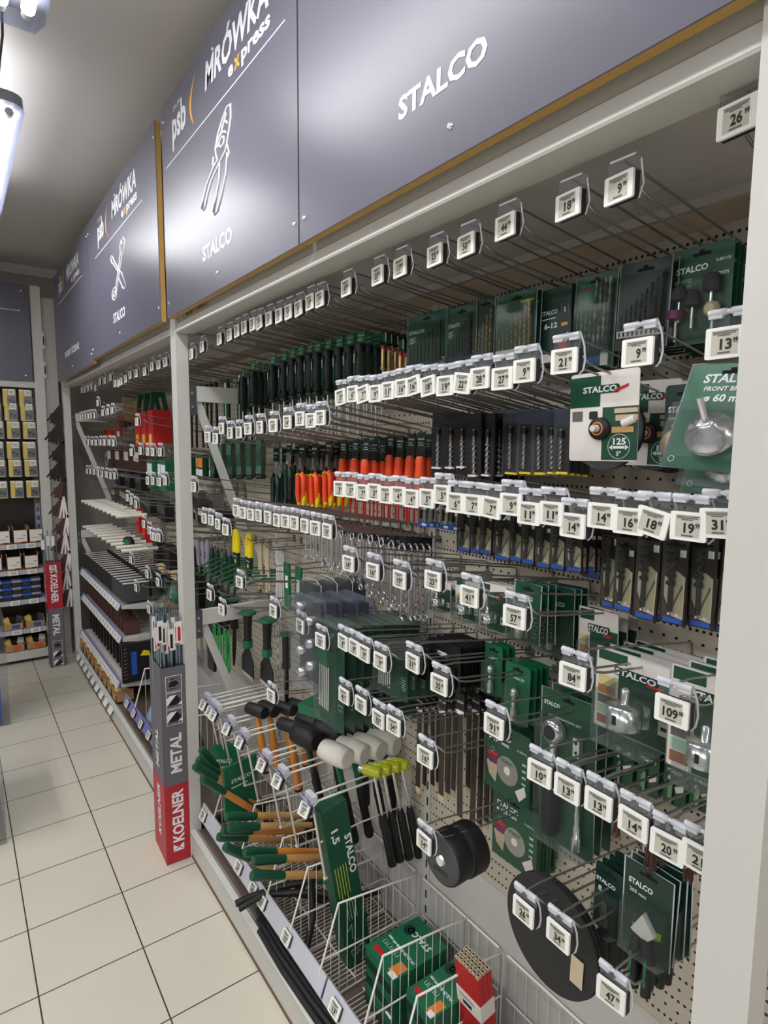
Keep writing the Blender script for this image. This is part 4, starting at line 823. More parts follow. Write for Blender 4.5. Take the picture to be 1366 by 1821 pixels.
G = {'stone_card': (g_stone, 'mounted_stone_card', 'green card of mounted stones'), 'twist_drill_card': (g_drills('twist'), 'drill_bit_card', 'dark card of black drill bits'),
 'masonry_drill_card': (g_drills('masonry'), 'drill_bit_card', 'green card of masonry bits'), 'boxed_drill_card': (g_612, 'drill_bit_box', 'dark box marked 6-12'),
 'wood_drill_card': (g_drills('wood'), 'drill_bit_card', 'card of golden drill bits'), 'thin_drill_card': (g_drills('thin'), 'drill_bit_card', 'narrow card of golden bits'),
 'green_drill_card': (g_drills('green'), 'drill_bit_card', 'green card of drill bits'), 'tester': (g_tester, 'voltage_tester', 'red capped voltage tester'),
 'screwdriver': (g_driver, 'screwdriver', 'black and green screwdriver'), 'brush_card': (g_brush, 'wire_brush_card', 'dark circular brush card'),
 'disc_card': (g_disc, 'sanding_disc_set', 'white green 125 disc set'), 'knife_pack': (g_knife, 'knife_pack', 'dark green knife pack'), 'pliers_pack': (g_plierpack, 'pliers_pack', 'green blister of pliers'),
 'ratchet_card': (g_ratchet, 'ratchet_set', 'tall green ratchet set'), 'cutting_disc_card': (g_cutcard, 'cutting_disc_box', 'green cutting disc box'),
 'holesaw_big_card': (g_holesaw(True), 'hole_saw_card', 'large hole saw card'), 'holesaw_card': (g_holesaw(False), 'hole_saw_card', 'small white hole saw card'),
 'green_holesaw_card': (g_greensaw, 'hole_saw_card', 'green hole saw card'), 'bit_blister': (g_bitblister, 'bit_adapter_pack', 'green bit adapter blister'),
 'black_card': (g_black, 'bit_set_card', 'black bit set card'), 'hex_card': (g_hex, 'hex_key_set', 'green hex key set'), 'socket_rail': (g_socket, 'socket_set', 'clear pack of chrome sockets'),
 'small_green_card': (g_smallgreen, 'small_bit_card', 'small green bit card'), 'wire_brush': (g_wirebrush, 'wire_brush', 'small brown wire brush'), 'big_disc': (g_bigdisc, 'grinding_disc', 'large black grinding disc'),
 'wheel_disc': (g_wheel, 'flap_wheel', 'thick black wheel'), 'clear_bit_pouch': (g_pouch(True), 'drill_bit_pouch', 'clear pouch with drill bit'), 'black_bit_pouch': (g_pouch(False), 'drill_bit_pouch', 'black pouch with drill bit'),
 'insulated_screwdriver': (g_insdriver, 'insulated_screwdriver', 'orange handled screwdriver'), 'insulated_pliers': (g_pliers(True), 'insulated_pliers', 'orange and yellow pliers'),
 'dark_pliers': (g_pliers(False), 'pliers', 'dark green gripped pliers'), 'drill_card': (g_drillcard, 'drill_bit_card', 'dark drill card'),
 'small_blister': (g_smallblister, 'bit_blister', 'small blue footed blister'), 'wrench': (g_wrench, 'combination_wrench', 'chrome combination wrench'), 'flat_file': (g_file, 'flat_file', 'long flat file')}
cnt = {}
for k, row, y, x, zt, w_, h_, n, dx in PRODS:
    fn, name, desc = G[k]; cnt[(k, row)] = cnt.get((k, row), 0) + 1
    for i in range(n):
        key = (k, round(w_, 3), round(h_, 3))
        R = F @ rot(random.uniform(-3, 3), 'Y') @ rot(random.uniform(-1.5, 1.5), 'Z')
        hk = min([q for r_, L in HOOKS if r_ == row for q in L], key=lambda q: abs(q[0] - y))
        idx = [L.index(hk) for r_, L in HOOKS if r_ == row][0]
        pos = 'front' if i == 0 else ORD[i]
        dup_ = sum(1 for q in PRODS if q[1] == row and q[0] == k and abs(q[2] - y) < .02) > 1
        extra = (' inner' if [q for q in PRODS if q[1] == row and q[0] == k and abs(q[2] - y) < .02][0] != (k, row, y, x, zt, w_, h_, n, dx) else ' outer') if dup_ else ''
        spawn(name, proto(key, lambda: fn(w_, h_)), (x + i * dx, y, zt - i * dx * .1), R,
              '%s, %s%s on hook %s from right, main %s' % (desc, pos, extra, ORD[idx], row), desc.split()[-1], desc + ' on hooks')

# ================================================================== white long arms that carry hammers
def arm_parts():
    mb = MB('white_wire')
    for dy in (-.016, .016): mb.tube([(0, dy, 0), (.02, dy, .012), (.335, dy, .006)], .0032, 6)
    mb.tube([(.3, -.016, .006), (.315, -.016, .012), (.315, .016, .012), (.3, .016, .006)], .0032, 6)
    lo = MB('white_wire').tube([(0, -.016, 0), (.045, -.004, -.235), (.05, 0, -.245), (.345, 0, -.262)], .0036, 6).lathe([(.002, -.006), (.006, -.003), (.006, .003), (.002, .006)], (.048, 0, -.243), (1, 0, 0), 8)
    lo.tube([(.17, 0, -.12), (.345, 0, -.128)], .0028, 6); lo.tube([(.02, -.01, -.12), (.17, 0, -.12)], .0028, 6)
    bk = MB('white_wire').bb(.34, .345, -.02, .02, -.28, .02)
    hd = MB('rail_blue').box((-.008, 0, .004), (.004, .044, .046), rot(-28, 'Y')); hd.mat('holder_plastic').bb(-.004, .012, -.022, .022, .012, .03)
    return [('top_rods', mb, []), ('lower_rod', lo, []), ('back_plate', bk, []), ('tag_holder', hd, [])]
ARMS = [(1.377, '27.99'), (1.548, '19.99'), (1.66, '17.99'), (1.836, '26.99'), (1.953, '24.99'), (2.085, '19.99'), (2.125, '22.99'), (2.195, '21.99')]
for i, (y, pr) in enumerate(ARMS):
    spawn('hammer_rack', proto('arm', arm_parts), (.755, y, .655), None, 'long white wire arm above the baskets, %s from right' % ORD[i], 'hook', 'white wire arms')
    spawn('price_tag', proto(('tag', pr), tag_parts(pr)), (.738, y, .645), F @ rot(-28, 'X') @ rot(6, 'Z'), 'price tag with blue holder on the %s white arm from right' % ORD[i], 'price tag', 'tags of the white arms')
# hammers: (x, y, z of the head)
def mallet(hm, am, bm):
    def fn():
        hd = MB(hm).lathe([(.024, -.055), (.03, -.05), (.033, -.02), (.033, .02), (.03, .05), (.024, .055)], (0, 0, 0), (.25, -1, .05), 20)
        gr = MB(am).lathe([(.011, -.02), (.0095, -.09), (.0105, -.13)], (0, 0, 0), (-.22, 0, 1), 10)
        hl = MB(bm).lathe([(.0115, -.13), (.0135, -.17), (.0125, -.24), (.0155, -.3), (.013, -.312)], (0, 0, 0), (-.22, 0, 1), 10)
        mk = MB('ink' if hm == 'white_rubber' else 'grey_ink').text('STALCO', -.0335, .03, .0, .01, .032, R=F)
        return [('head', hd, [('mark', mk, [])]), ('neck', gr, []), ('grip', hl, [])]
    return fn
def claw():
    hd = MB('clear_yellow').lathe([(.015, -.03), (.0165, -.026), (.0165, .02), (.012, .026)], (0, 0, 0), (.5, -1, .1), 14); hd.mat('chrome').lathe([(.012, .02), (.013, .045)], (0, 0, 0), (-.5, 1, -.1), 12)
    sh = MB('chrome').lathe([(.005, -.015), (.0045, -.15)], (0, 0, 0), (-.22, 0, 1), 8)
    gr = MB('black_rubber').lathe([(.009, -.15), (.0125, -.17), (.013, -.3), (.0145, -.325)], (0, 0, 0), (-.22, 0, 1), 10)
    return [('head', hd, []), ('shaft', sh, []), ('grip', gr, [])]
def orange_hammer():
    hd = MB('black_rubber').lathe([(.02, -.045), (.022, -.04), (.022, .04), (.02, .045)], (0, 0, 0), (.25, -1, .05), 14)
    hl = MB('orange_wood').lathe([(.009, -.02), (.0105, -.07), (.014, -.14), (.0125, -.2), (.016, -.235)], (0, 0, 0), (-.14, 0, 1), 10); hl.mat('black_rubber').lathe([(.0162, -.235), (.015, -.245)], (0, 0, 0), (-.14, 0, 1), 10)
    return [('head', hd, []), ('handle', hl, [])]
for nm, key, fn, spots, desc, cat in (
    ('rubber_mallet', 'wm', mallet('white_rubber', 'mid_green', 'black_rubber'), [(.883, 1.45, .73), (.938, 1.445, .728), (.995, 1.44, .725), (1.05, 1.44, .722)], 'white headed rubber mallet', 'mallet'),
    ('rubber_mallet', 'bm', mallet('black_rubber', 'dark_green', 'black_rubber'), [(.87, 1.61, .72), (.95, 1.6, .72), (1.04, 1.6, .72)], 'black headed rubber mallet', 'mallet'),
    ('claw_hammer', 'cl', claw, [(.94, 1.335, .71), (.97, 1.33, .71), (1.0, 1.325, .71), (1.03, 1.32, .71)], 'chrome shafted hammer with clear yellow head', 'hammer'),
    ('wooden_hammer', 'oh', orange_hammer, [(.83, 1.9, .71), (.87, 1.89, .71), (.93, 1.88, .7), (.98, 1.87, .7), (.88, 1.745, .7), (.95, 1.745, .7)], 'orange wooden handled black hammer', 'hammer')):
    for i, p in enumerate(spots):
        spawn(nm, proto(key, fn), p, rot(random.uniform(-6, 6), 'Z'), '%s, %s from the aisle, hanging on the white arms' % (desc, ORD[i]), cat, desc + 's')
# hammers lying in the baskets, handles sticking out over the aisle (front end, back end)
HAND = [((.688, 2.08, .531), (.776, 2.08, .396)), ((.665, 2.05, .512), (.902, 2.05, .263)), ((.636, 2.0, .519), (.831, 2.0, .326)), ((.646, 1.95, .491), (.831, 1.95, .307)),
        ((.653, 1.75, .456), (.912, 1.75, .362)), ((.647, 1.715, .44), (.896, 1.715, .35)), ((.643, 1.76, .405), (.905, 1.76, .3)), ((.643, 1.8, .362), (.926, 1.8, .232)),
        ((.621, 1.68, .407), (.694, 1.68, .339)), ((.644, 1.58, .438), (.883, 1.58, .338)), ((.649, 1.53, .439), (.865, 1.53, .356)), ((.631, 1.5, .418), (.858, 1.5, .32))]
GR = ['upper left cluster', 'middle cluster', 'lower right cluster']
for i, (a, b_) in enumerate(HAND):
    a = Vector(a); b_ = Vector(b_); d = (b_ - a); L = .33; d.normalize(); e = empty('hammer', a)
    tag(e, 'green and wooden hammer handle in the %s, %s from its top' % (GR[i // 4], ORD[i % 4]), 'hammer', 'hammers lying in the baskets')
    g = MB('green_card').tube([Vector((0, 0, 0)), d * .012, d * .06, d * .11], [.013, .0155, .0145, .0125], 10); g.build('grip', e)
    MB('wood' if i % 3 else 'orange_wood').tube([d * .108, d * .17, d * .22, d * L], [.0115, .0125, .0115, .009], 10).build('handle', e)
    h_ = MB('dark_steel').box(d * L, (.022, .1, .024)); h_.build('head', e)

# ================================================================== wire baskets on the base deck
def wire_divider(y, z0=.108, x1=1.085):
    mb = MB('white_wire'); r = .0022
    out = [(.738, y, z0 + .05), (.742, y, .215), (.80, y, .385), (1.0, y, .358), (x1, y, .345), (x1, y, z0), (.75, y, z0)]
    mb.tube(out, .0032, 6, True); mb.tube([(.752, y, .24), (x1, y, .22)], .0026, 6)
    k = 0
    for i in range(12):
        x = .775 + i * .027; zt = .385 - (x - .8) * .14 if x > .8 else .215 + (x - .742) / .058 * .17
        mb.tube([(x, y, z0), (x, y, zt)], .0013, 4)
    return mb
for i, y in enumerate((.62, .955, 1.09, 1.3, 1.475, 1.64, 1.86, 2.12)):
    tag(wire_divider(y).build('wire_divider'), 'white wire basket divider standing on the base, %s from right' % ORD[i], 'divider', 'wire dividers on the base')
for i, (ya, yb) in enumerate(((.31, .6), (.63, .94), (.97, 1.28), (1.32, 1.74), (1.76, 2.22))):
    mb = MB('white_wire').tube([(1.09, ya, .342), (1.09, yb, .342)], .0034, 6).tube([(1.09, ya, .22), (1.09, yb, .22)], .0024, 6)
    k = ya + .01
    while k < yb: mb.tube([(1.09, k, .108), (1.09, k, .342)], .0013, 4); k += .034
    tag(mb.build('wire_back_panel'), 'white wire back fence of the base, %s section from right' % ORD[i], 'basket', 'wire fences')
    mb = MB('white_wire'); k = ya
    while k < yb: mb.tube([(.755, k, .1065), (1.09, k, .1065)], .0016, 4); k += .0135
    for x in (.76, .87, .98, 1.085): mb.tube([(x, ya, .1035), (x, yb, .1035)], .0024, 4)
    tag(mb.build('wire_floor'), 'white wire floor grid on the base, %s section from right' % ORD[i], 'basket', 'wire floors')
for (ya, yb, lb, tags) in ((.31, 1.262, 'violet price rail along the base, right half', [(1.2, '13.99'), (.9, '21.99')]), (1.272, 2.24, 'violet price rail along the base, left half', [(1.478, '12.99'), (1.65, '15.99'), (1.72, '18.99'), (1.843, '14.99'), (2.2, '17.99')])):
    e = tag(empty('price_rail', (.745, (ya + yb) / 2, .1)), lb, 'rail'); L = (yb - ya) / 2
    MB('rail_blue').prism([(-.018, .062), (.002, .112), (.004, .112), (-.014, .058)], -L, L, 'xz').build('strip', e)
    MB('holder_plastic').prism([(-.021, .064), (-.02, .059), (.012, .0), (.016, .0), (.006, .113), (.0, .118)], -L, L, 'xz').build('profile', e)
    for i, (y, pr) in enumerate(tags):
        spawn('price_tag', proto(('tag', pr), tag_parts(pr)), (.728, y, .19), F @ rot(-24, 'X'), 'tilted price tag %s on the %s, %s from right' % (pr, lb.split(' along')[0] + lb.split(',')[1], ORD[i]), 'price tag', 'tags of the base rail')

# ------------------------------------------------------------------ boxes and long goods in the baskets
def saw_box(wx, wy, hz):
    def fn():
        b_ = MB('mid_green').bb(0, wx, -wy, 0, 0, hz); b_.mat('dark_green').bb(-.0004, 0, -wy, 0, 0, hz * .5)
        p = MB('sign_white'); R = rot(180, 'Z') @ rot(0, 'X')
        R = Matrix(((-.35, -.94, 0), (.94, -.35, 0), (0, 0, 1))) if 0 else Matrix(((0, 1, 0), (-1, 0, 0), (0, 0, 1))) @ rot(180, 'Z')
        p.text('STALCO', wx * .78, -wy * .5, hz + .0006, .026, wy * .7, R=rot(-90, 'Z') @ rot(180, 'Z'))
        p.text('19-22-29-35-38-44 mm', wx * .42, -wy * .5, hz + .0006, .012, wy * .85, R=rot(-90, 'Z') @ rot(180, 'Z'))
        for i in range(4): p.tube([(wx * .26, -wy * (.12 + i * .13), hz + .0006), (wx * .34, -wy * (.12 + i * .13), hz + .0006), (wx * .34, -wy * (.2 + i * .13), hz + .0006), (wx * .26, -wy * (.2 + i * .13), hz + .0006)], .0009, 4, True)
        p.mat('red').bb(wx * .08, wx * .16, -wy * .4, -wy * .1, hz, hz + .0006).mat('swatch_orange').bb(wx * .05, wx * .28, -wy * .95, -wy * .72, hz, hz + .0006).mat('white_card').bb(wx * .0, wx * .09, -wy * .97, -wy * .78, hz, hz + .0007)
        p.mat('dark_green').lathe([(.018, 0), (.018, .0006)], (wx * .72, -wy * .2, hz), (0, 0, 1), 16)
        return [('carton', b_, [('print', p, [])])]
    return fn
for k, (x, y, ang, n, wy) in enumerate(((.852, 1.243, -3, 3, .135), (.862, 1.072, -3, 3, .1))):
    for j in range(n):
        spawn('hole_saw_box', proto(('sb', k), saw_box(.185, wy, .054)), (x + .003 * (j % 2), y, .109 + j * .0552), rot(ang + (j - 1) * 1.5, 'Z'),
              'green hole saw set box, %s from the top, %s stack in the front basket' % (ORD[n - 1 - j], ('left', 'right')[k]), 'box', 'green hole saw boxes')
spawn('hole_saw_box', proto('sb2', saw_box(.14, .07, .05)), (.89, .94, .109), rot(8, 'Z'), 'bright green box lying low beside the red pencil bundle', 'box')
e = empty('long_tool_box', (.865, 1.375, .11), Matrix.Rotation(math.radians(-10), 3, 'Y')); tag(e, 'long upright green box marked 1,5 leaning in the wire basket', 'box')
MB('green_card').bb(0, .085, -.025, .025, 0, .53).build('carton', e)
RT = rot(-90, 'Y') @ rot(90, 'X') @ rot(0, 'Z')
RS = Matrix(((0, 1, 0), (0, 0, -1), (-1, 0, 0)))   # lettering that reads downwards on the side facing the camera
p = MB('sign_white').text('STALCO', .06, -.0256, .36, .03, .13, R=RS).text('1,5', .022, -.0256, .44, .03, .045, R=RS)
p.mat('lime')
for i in range(5): p.bb(.012 + i * .009, .014 + i * .009, -.0258, -.025, .24 - (i % 2) * .02, .34)
p.mat('glass_green')
for i in range(4): p.bb(.03 + i * .009, .0315 + i * .009, -.0258, -.025, .15, .22)
for c in (.03, .055): p.tube([(c - .01, -.0256, .03), (c + .01, -.0256, .03), (c + .01, -.0256, .05), (c - .01, -.0256, .05)], .0009, 4, True)
p.tube([(.02, -.0256, .12), (.035, -.0256, .135), (.03, -.0256, .09), (.05, -.0256, .07)], .001, 4)
p.build('print', e)
e = tag(empty('pencil_bundle', (.985, .93, .11), rot(-8, 'Y')), 'bundle of red carpenter pencils standing in the front basket', 'pencils')
pc = MB('red')
for i in range(7):
    for j in range(3): pc.bb(-.022 + j * .015, -.008 + j * .015, -.05 + i * .0115, -.0392 + i * .0115, 0, .31 + random.uniform(-.004, .004))
pc.build('pencils', e)
cp = MB('pale_wood')
for i in range(7):
    for j in range(3): cp.bb(-.021 + j * .015, -.009 + j * .015, -.049 + i * .0115, -.0402 + i * .0115, .31, .318).mat('black_hole').bb(-.017 + j * .015, -.013 + j * .015, -.047 + i * .0115, -.042 + i * .0115, .318, .3185).mat('pale_wood')
cp.build('cut_ends', e)
wr = MB('white_card').bb(-.0235, .0225, -.0512, .0312, .19, .235); wr.mat('ink').bb(-.0238, -.0235, -.02, .01, .2, .21).mat('grey_ink').bb(-.0238, -.0235, -.03, .02, .22, .223); wr.build('paper_band', e)
hz = [[(.72, 1.66, .125), (.715, 1.5, .122), (.722, 1.3, .12), (.735, 1.1, .121), (.75, 1.0, .122), (.76, .8, .12)],
      [(.705, 1.62, .122), (.702, 1.45, .118), (.708, 1.25, .116), (.72, 1.05, .116), (.735, .93, .118)],
      [(.735, 1.7, .125), (.732, 1.5, .12), (.738, 1.3, .118), (.75, 1.15, .118), (.77, 1.0, .12)]]
for i, pts in enumerate(hz):
    sm = [Vector(pts[0])]
    for a, b_ in zip(pts, pts[1:]): sm += [Vector(a).lerp(Vector(b_), t) for t in (.33, .66, 1)]
    tag(MB('black_rubber').tube(sm, .0095, 8).build('pry_bar'), 'long black bar lying in the base trough, %s from the aisle' % ORD[[1, 0, 2][i]], 'bar', 'black bars in the trough')
for i, pts in enumerate(([(.655, 1.69, .19), (.70, 1.68, .2), (.8, 1.65, .21), (.9, 1.6, .22), (.98, 1.56, .2)], [(.66, 1.675, .18), (.74, 1.66, .205), (.84, 1.6, .2), (.93, 1.52, .17), (1.0, 1.45, .14)],
                         [(.93, 1.64, .23), (.88, 1.6, .24), (.83, 1.5, .19), (.77, 1.44, .14)], [(.8, 1.63, .2), (.88, 1.55, .215), (.95, 1.49, .2), (1.05, 1.45, .21)])):
    e = tag(MB('black_rubber').tube(pts, .0105, 8).build('crowbar'), 'black crowbar lying across the low wire basket, %s from left' % ORD[i], 'crowbar', 'black crowbars')
    if i == 0: MB('mid_green').tube([Vector(pts[3]), Vector(pts[3]).lerp(Vector(pts[4]), .5)], .0122, 8).build('green_label', e)
# flat green box lying on hooks and green box at the left
for i, (x, y, z, lx, ly, lz, a, lb) in enumerate(((.90, 1.53, .845, .12, .13, .03, 20, 'flat bright green box lying across hooks under the socket pack'), (.80, 1.99, .39, .14, .012, .2, 12, 'large green and black pack behind the white arms'), (.79, 2.12, .40, .1, .012, .2, -25, 'green flat pack beside the middle post in the basket'))):
    e = tag(empty('tool_pack', (x, y, z), rot(a, 'Z')), lb, 'box'); MB('mid_green').bb(-lx / 2, lx / 2, -ly / 2, ly / 2, -lz / 2, lz / 2).build('carton', e)
    p = MB('sign_white')
    if lz < .1: p.text('STALCO', 0, 0, lz / 2 + .0006, .025, lx * .7, R=rot(-90, 'Z'))
    else: p.text('STALCO', .0, -ly / 2 - .0006, .03, .02, lx * .6, R=rot(90, 'X')).bb(-lx * .3, lx * .2, -ly / 2 - .0006, -ly / 2, .01, .014)
    p.build('print', e)
spawn('price_tag', proto(('tag', '9.99'), tag_parts('9.99')), (1.094, .775, .78), F @ rot(0, 'Z'), 'loose price tag stuck on the perforated panel above the black disc', 'price tag')
# tilted front brush packs at the right of the second row
for i in range(3):
    spawn('front_brush_card', proto('fb', lambda: g_frontbrush(.112, .15)), (.835 + i * .045, .372 + i * .004, 1.755 - i * .03), F @ rot(-3, 'Z') @ rot(-22 + i * 8, 'X'),
          'teal blister with chrome front brush, %s, right end of main second row' % ('front' if i == 0 else ORD[i]), 'brush', 'front brush packs')

# ================================================================== goods hanging deeper, near and behind the middle post
def simple(name, parts_fn, spots, desc, cat, where, group=None, R=F):
    for i, p in enumerate(spots):
        tag(MB('steel').tube([(p[0] - .05, p[1], p[2] + .004), (p[0] - .04, p[1], p[2] - .006), (1.1, p[1], p[2] - .012)], .0022, 5).bb(1.097, 1.1, p[1] - .01, p[1] + .01, p[2] - .025, p[2]).build('display_hook'), 'plain hook holding a %s, %s from right' % (desc, ORD[i]), 'hook', 'plain hooks')
        spawn(name, proto((name, desc), parts_fn), p, R @ rot(random.uniform(-4, 4), 'Z'), '%s, %s from right %s' % (desc, ORD[i], where), cat, group or desc + ' group')
def p_long(mat, w, h, extra=None):
    def fn():
        c = MB(mat).rrect(-w / 2, w / 2, -h, 0, -.004, .004, .003)
        p = MB('sign_white').bb(-w * .2, w * .2, -h * .2, -h * .05, .004, .0044).bb(-w * .06, w * .06, -h * .8, -h * .3, .004, .0044)
        return [('pouch', c, [('print', p, [])])]
    return fn
simple('file_pouch', p_long('green_card', .05, .3), [(1.0, 2.40, 1.95), (1.02, 2.43, 1.95), (1.0, 2.56, 1.93), (1.02, 2.6, 1.93)], 'long green file pouch', 'pouch', 'behind the brace')
simple('file', lambda: [('blade', MB('dark_steel').bb(-.008, .008, -.3, -.1, -.003, .003), []), ('handle', MB('black_rubber').lathe([(.008, -.1), (.012, -.07), (.011, -.02), (.006, 0)], (0, 0, 0), (0, 1, 0), 8), [])],
       [(1.0, y, 1.93) for y in (2.2, 2.25, 2.3, 2.68, 2.74, 2.8, 2.88, 2.95, 3.02, 3.1, 3.18)], 'long dark file', 'file', 'beyond the middle post, upper row')
def saw_handle():
    pts = [(-.05, -.02), (.0, 0), (.05, -.01), (.058, -.05), (.045, -.1), (.05, -.13), (.02, -.14), (-.03, -.135), (-.045, -.1), (-.05, -.06)]
    a = MB('green_card').prism(pts[::-1], -.009, .009); a.mat('black_hole').prism([(-.022, -.04), (.028, -.035), (.02, -.09), (-.02, -.095)][::-1], .009, .0094)
    b_ = MB('black_rubber')
    for i in range(6): b_.lathe([(.008, -.009), (.008, .009)], (-.045 + i * .018, -.14, 0), (0, 0, 1), 8)
    return [('handle', a, []), ('toothed_grip', b_, [])]
simple('hand_saw', saw_handle, [(.93, 2.05 + i * .095, 1.67 - .004 * i) for i in range(6)], 'dark green saw handle', 'saw', 'left of the black pliers', R=F @ rot(-35, 'Y'))
def snips():
    hs = [('handle', MB('yellow').tube([(s_ * .008, -.02, 0), (s_ * .016, -.05, 0), (s_ * .012, -.11, 0)], [.011, .012, .013], 8), []) for s_ in (-1, 1)]
    b_ = MB('dark_green').prism([(-.025, -.11), (.025, -.11), (.02, -.16), (.0, -.2), (-.02, -.16)][::-1], -.006, .006); b_.mat('sign_white').text('STALCO', 0, -.13, .0064, .007, .03).mat('lime').bb(-.008, .008, -.155, -.14, .006, .0064)
    return [('blade_cover', b_, [])] + hs
simple('tin_snips', snips, [(.93, 2.17, 1.32), (.93, 2.3, 1.32)], 'yellow handled tin snips', 'snips', 'below the main third row')
def gripp(mat, blade):
    def fn():
        g = MB(mat).lathe([(.008, 0), (.012, -.02), (.0145, -.07), (.012, -.12), (.009, -.14)], (0, 0, 0), (0, 1, 0), 10); g.mat('brown_sheet').bb(-.004, .004, -.09, -.06, .012, .0155)
        b_ = MB(blade).lathe([(.004, -.18), (.004, -.14)], (0, 0, 0), (0, 1, 0), 6); return [('grip', g, []), ('tip', b_, [])]
    return fn
simple('utility_knife', gripp('lamp_body', 'steel'), [(.95, 2.70, 1.21), (.95, 2.765, 1.21), (.95, 2.83, 1.205)], 'pale grey gripped knife', 'knife', 'just right of the middle post')
simple('chisel', lambda: [('blade', MB('steel').bb(-.004, .004, -.05, .02, -.002, .002), []), ('grip', MB('dark_green').lathe([(.007, -.05), (.013, -.08), (.015, -.13), (.009, -.17)], (0, 0, 0), (0, 1, 0), 10), [])],
       [(.92, 2.34, 1.24), (.92, 2.41, 1.24), (.92, 2.49, 1.24), (.92, 2.56, 1.24)], 'dark green gripped chisel', 'chisel', 'left of the yellow snips')
def lock_pliers(mat):
    def fn():
        a = MB(mat).tube([(-.006, -.01, 0), (-.012, -.04, 0), (-.008, -.08, 0), (-.012, -.2, 0)], [.006, .009, .006, .0055], 8); b_ = MB(mat).tube([(.008, -.02, 0), (.012, -.045, 0), (.006, -.08, 0), (.012, -.19, 0)], [.006, .008, .006, .0055], 8)
        return [('upper_arm', a, []), ('lower_arm', b_, [])]
    return fn
simple('pincers', lock_pliers('pale_wood'), [(.95, 2.06, 1.29), (.95, 2.12, 1.29)], 'bare beige steel pincers', 'pincers', 'right of the yellow snips')
simple('locking_pliers', lock_pliers('chrome'), [(.95, 1.93, 1.28), (.96, 1.98, 1.28)], 'chrome locking pliers', 'pliers', 'below the main third row')
def tagcard():
    c = MB('mid_green').bb(-.02, .02, -.17, 0, -.004, .004); c.mat('white_card').bb(-.008, .012, -.09, -.045, .004, .0045); w_ = MB('steel').tube([(-.01, 0, 0), (-.006, .05, 0), (0, .08, 0), (.008, .05, 0), (.01, 0, 0)], .0012, 4)
    return [('card', c, []), ('wire_loop', w_, [])]
simple('tool_card', tagcard, [(.95, 1.80, 1.23), (.95, 1.89, 1.23)], 'green card on a wire loop', 'card', 'left of the wrenches')
def clearpack():
    c = MB('grey_rubber').rrect(-.045, .045, -.11, 0, -.002, .008, .02); b_ = shell(-.055, .055, -.13, .005, .03, 'clear_plastic'); r_ = MB('holder_plastic').tube([(-.055, -.13, 0), (.055, -.13, 0), (.058, .0, 0), (.03, .012, 0), (-.03, .012, 0), (-.058, 0, 0)], .0015, 4, True)
    return [('insert', c, []), ('blister', b_, [('rim', r_, [])])]
for i in range(4): spawn('clear_pack', proto('cpk', clearpack), (.86 + i * .055, 1.55, 1.235), F, 'clear rounded blister pack, %s from the aisle, above the socket packs' % ORD[i], 'pack', 'clear rounded packs')
# fan of thin green clamps lying on hooks
for i in range(9):
    y = 2.0 + i * .06
    mb = MB('mid_green').tube([(.80, y, 1.135 - i * .003), (.9, y - .01, 1.16), (1.05, y + .01, 1.14)], .004, 5); mb.mat('dark_green').tube([(.8, y + .02, 1.1), (.8, y, 1.14)], .005, 5)
    tag(mb.build('clamp'), 'thin green clamp bar lying on the hooks, %s from right of the fan' % ORD[i], 'clamp', 'fan of green clamps')
def scraper():
    h_ = MB('black_rubber').lathe([(.02, -.01), (.017, -.04), (.015, -.12), (.019, -.15)], (0, 0, 0), (0, 1, 0), 12); h_.mat('mid_green').lathe([(.034, -.01), (.036, -.004), (.03, 0)], (0, 0, 0), (0, 1, 0), 18).lathe([(.0195, -.15), (.02, -.12)], (0, 0, 0), (0, 1, 0), 12)
    b_ = MB('black_card').prism([(-.012, -.15), (.012, -.15), (.055, -.2), (.058, -.27), (-.058, -.27), (-.055, -.2)][::-1], -.002, .002); b_.mat('chrome').bb(-.058, .058, -.275, -.262, .002, .003)
    return [('handle', h_, []), ('blade', b_, [])]
simple('wide_chisel', scraper, [(.95, 2.06, .985), (.93, 2.2, .985)], 'wide black bladed chisel with green guard', 'chisel', 'above the white arms')
simple('pry_tool', lambda: [('grip', MB('black_rubber').lathe([(.016, 0), (.015, -.1), (.018, -.13)], (0, 0, 0), (0, 1, 0), 10).mat('mid_green').lathe([(.026, -.005), (.026, 0)], (0, 0, 0), (0, 1, 0), 14), []), ('blade', MB('dark_steel').tube([(0, -.13, 0), (0, -.22, 0), (-.004, -.3, 0)], [.008, .009, .004], 6), [])],
       [(.95, 1.9, .97), (.94, 2.36, 1.0), (.94, 2.45, 1.0)], 'black gripped pointed tool', 'tool', 'around the wide chisels')
tag(MB('steel').tube([(.86, 2.42, .885), (.87, 2.42, .872), (1.1, 2.42, .87)], .003, 5).tube([(.9, 2.3, .872), (.9, 2.54, .872)], .003, 5).build('cross_rail_hook'), 'hook with crossbar holding the bright green cords', 'hook')
for i, y in enumerate((2.34, 2.38, 2.44, 2.5)):
    L = [(.9, y + .015 * math.cos(a), .78 + .09 * math.sin(a)) for a in [k / 16 * 2 * PI for k in range(16)]]
    tag(MB('bright_green').tube(L, .0035, 6, True).build('bungee_loop'), 'bright green looped cord below the brace, %s from right' % ORD[i], 'cord', 'bright green cords')
for i, (y, z, c) in enumerate(((2.62, .80, 'bag_film'), (2.54, .76, 'brown_card'), (2.7, .78, 'clear_plastic'))):
    e = empty('small_bag', (.9, y, z), F); tag(e, 'small %s bag hanging low behind the strut, %s from right' % ('dark' if i == 1 else 'clear', ORD[i]), 'bag')
    MB(c).rrect(-.04, .04, -.12, 0, -.006, .006, .008).build('bag', e); MB('pale_wood').bb(-.025, .02, -.09, -.03, -.004, .004).build('contents', e)

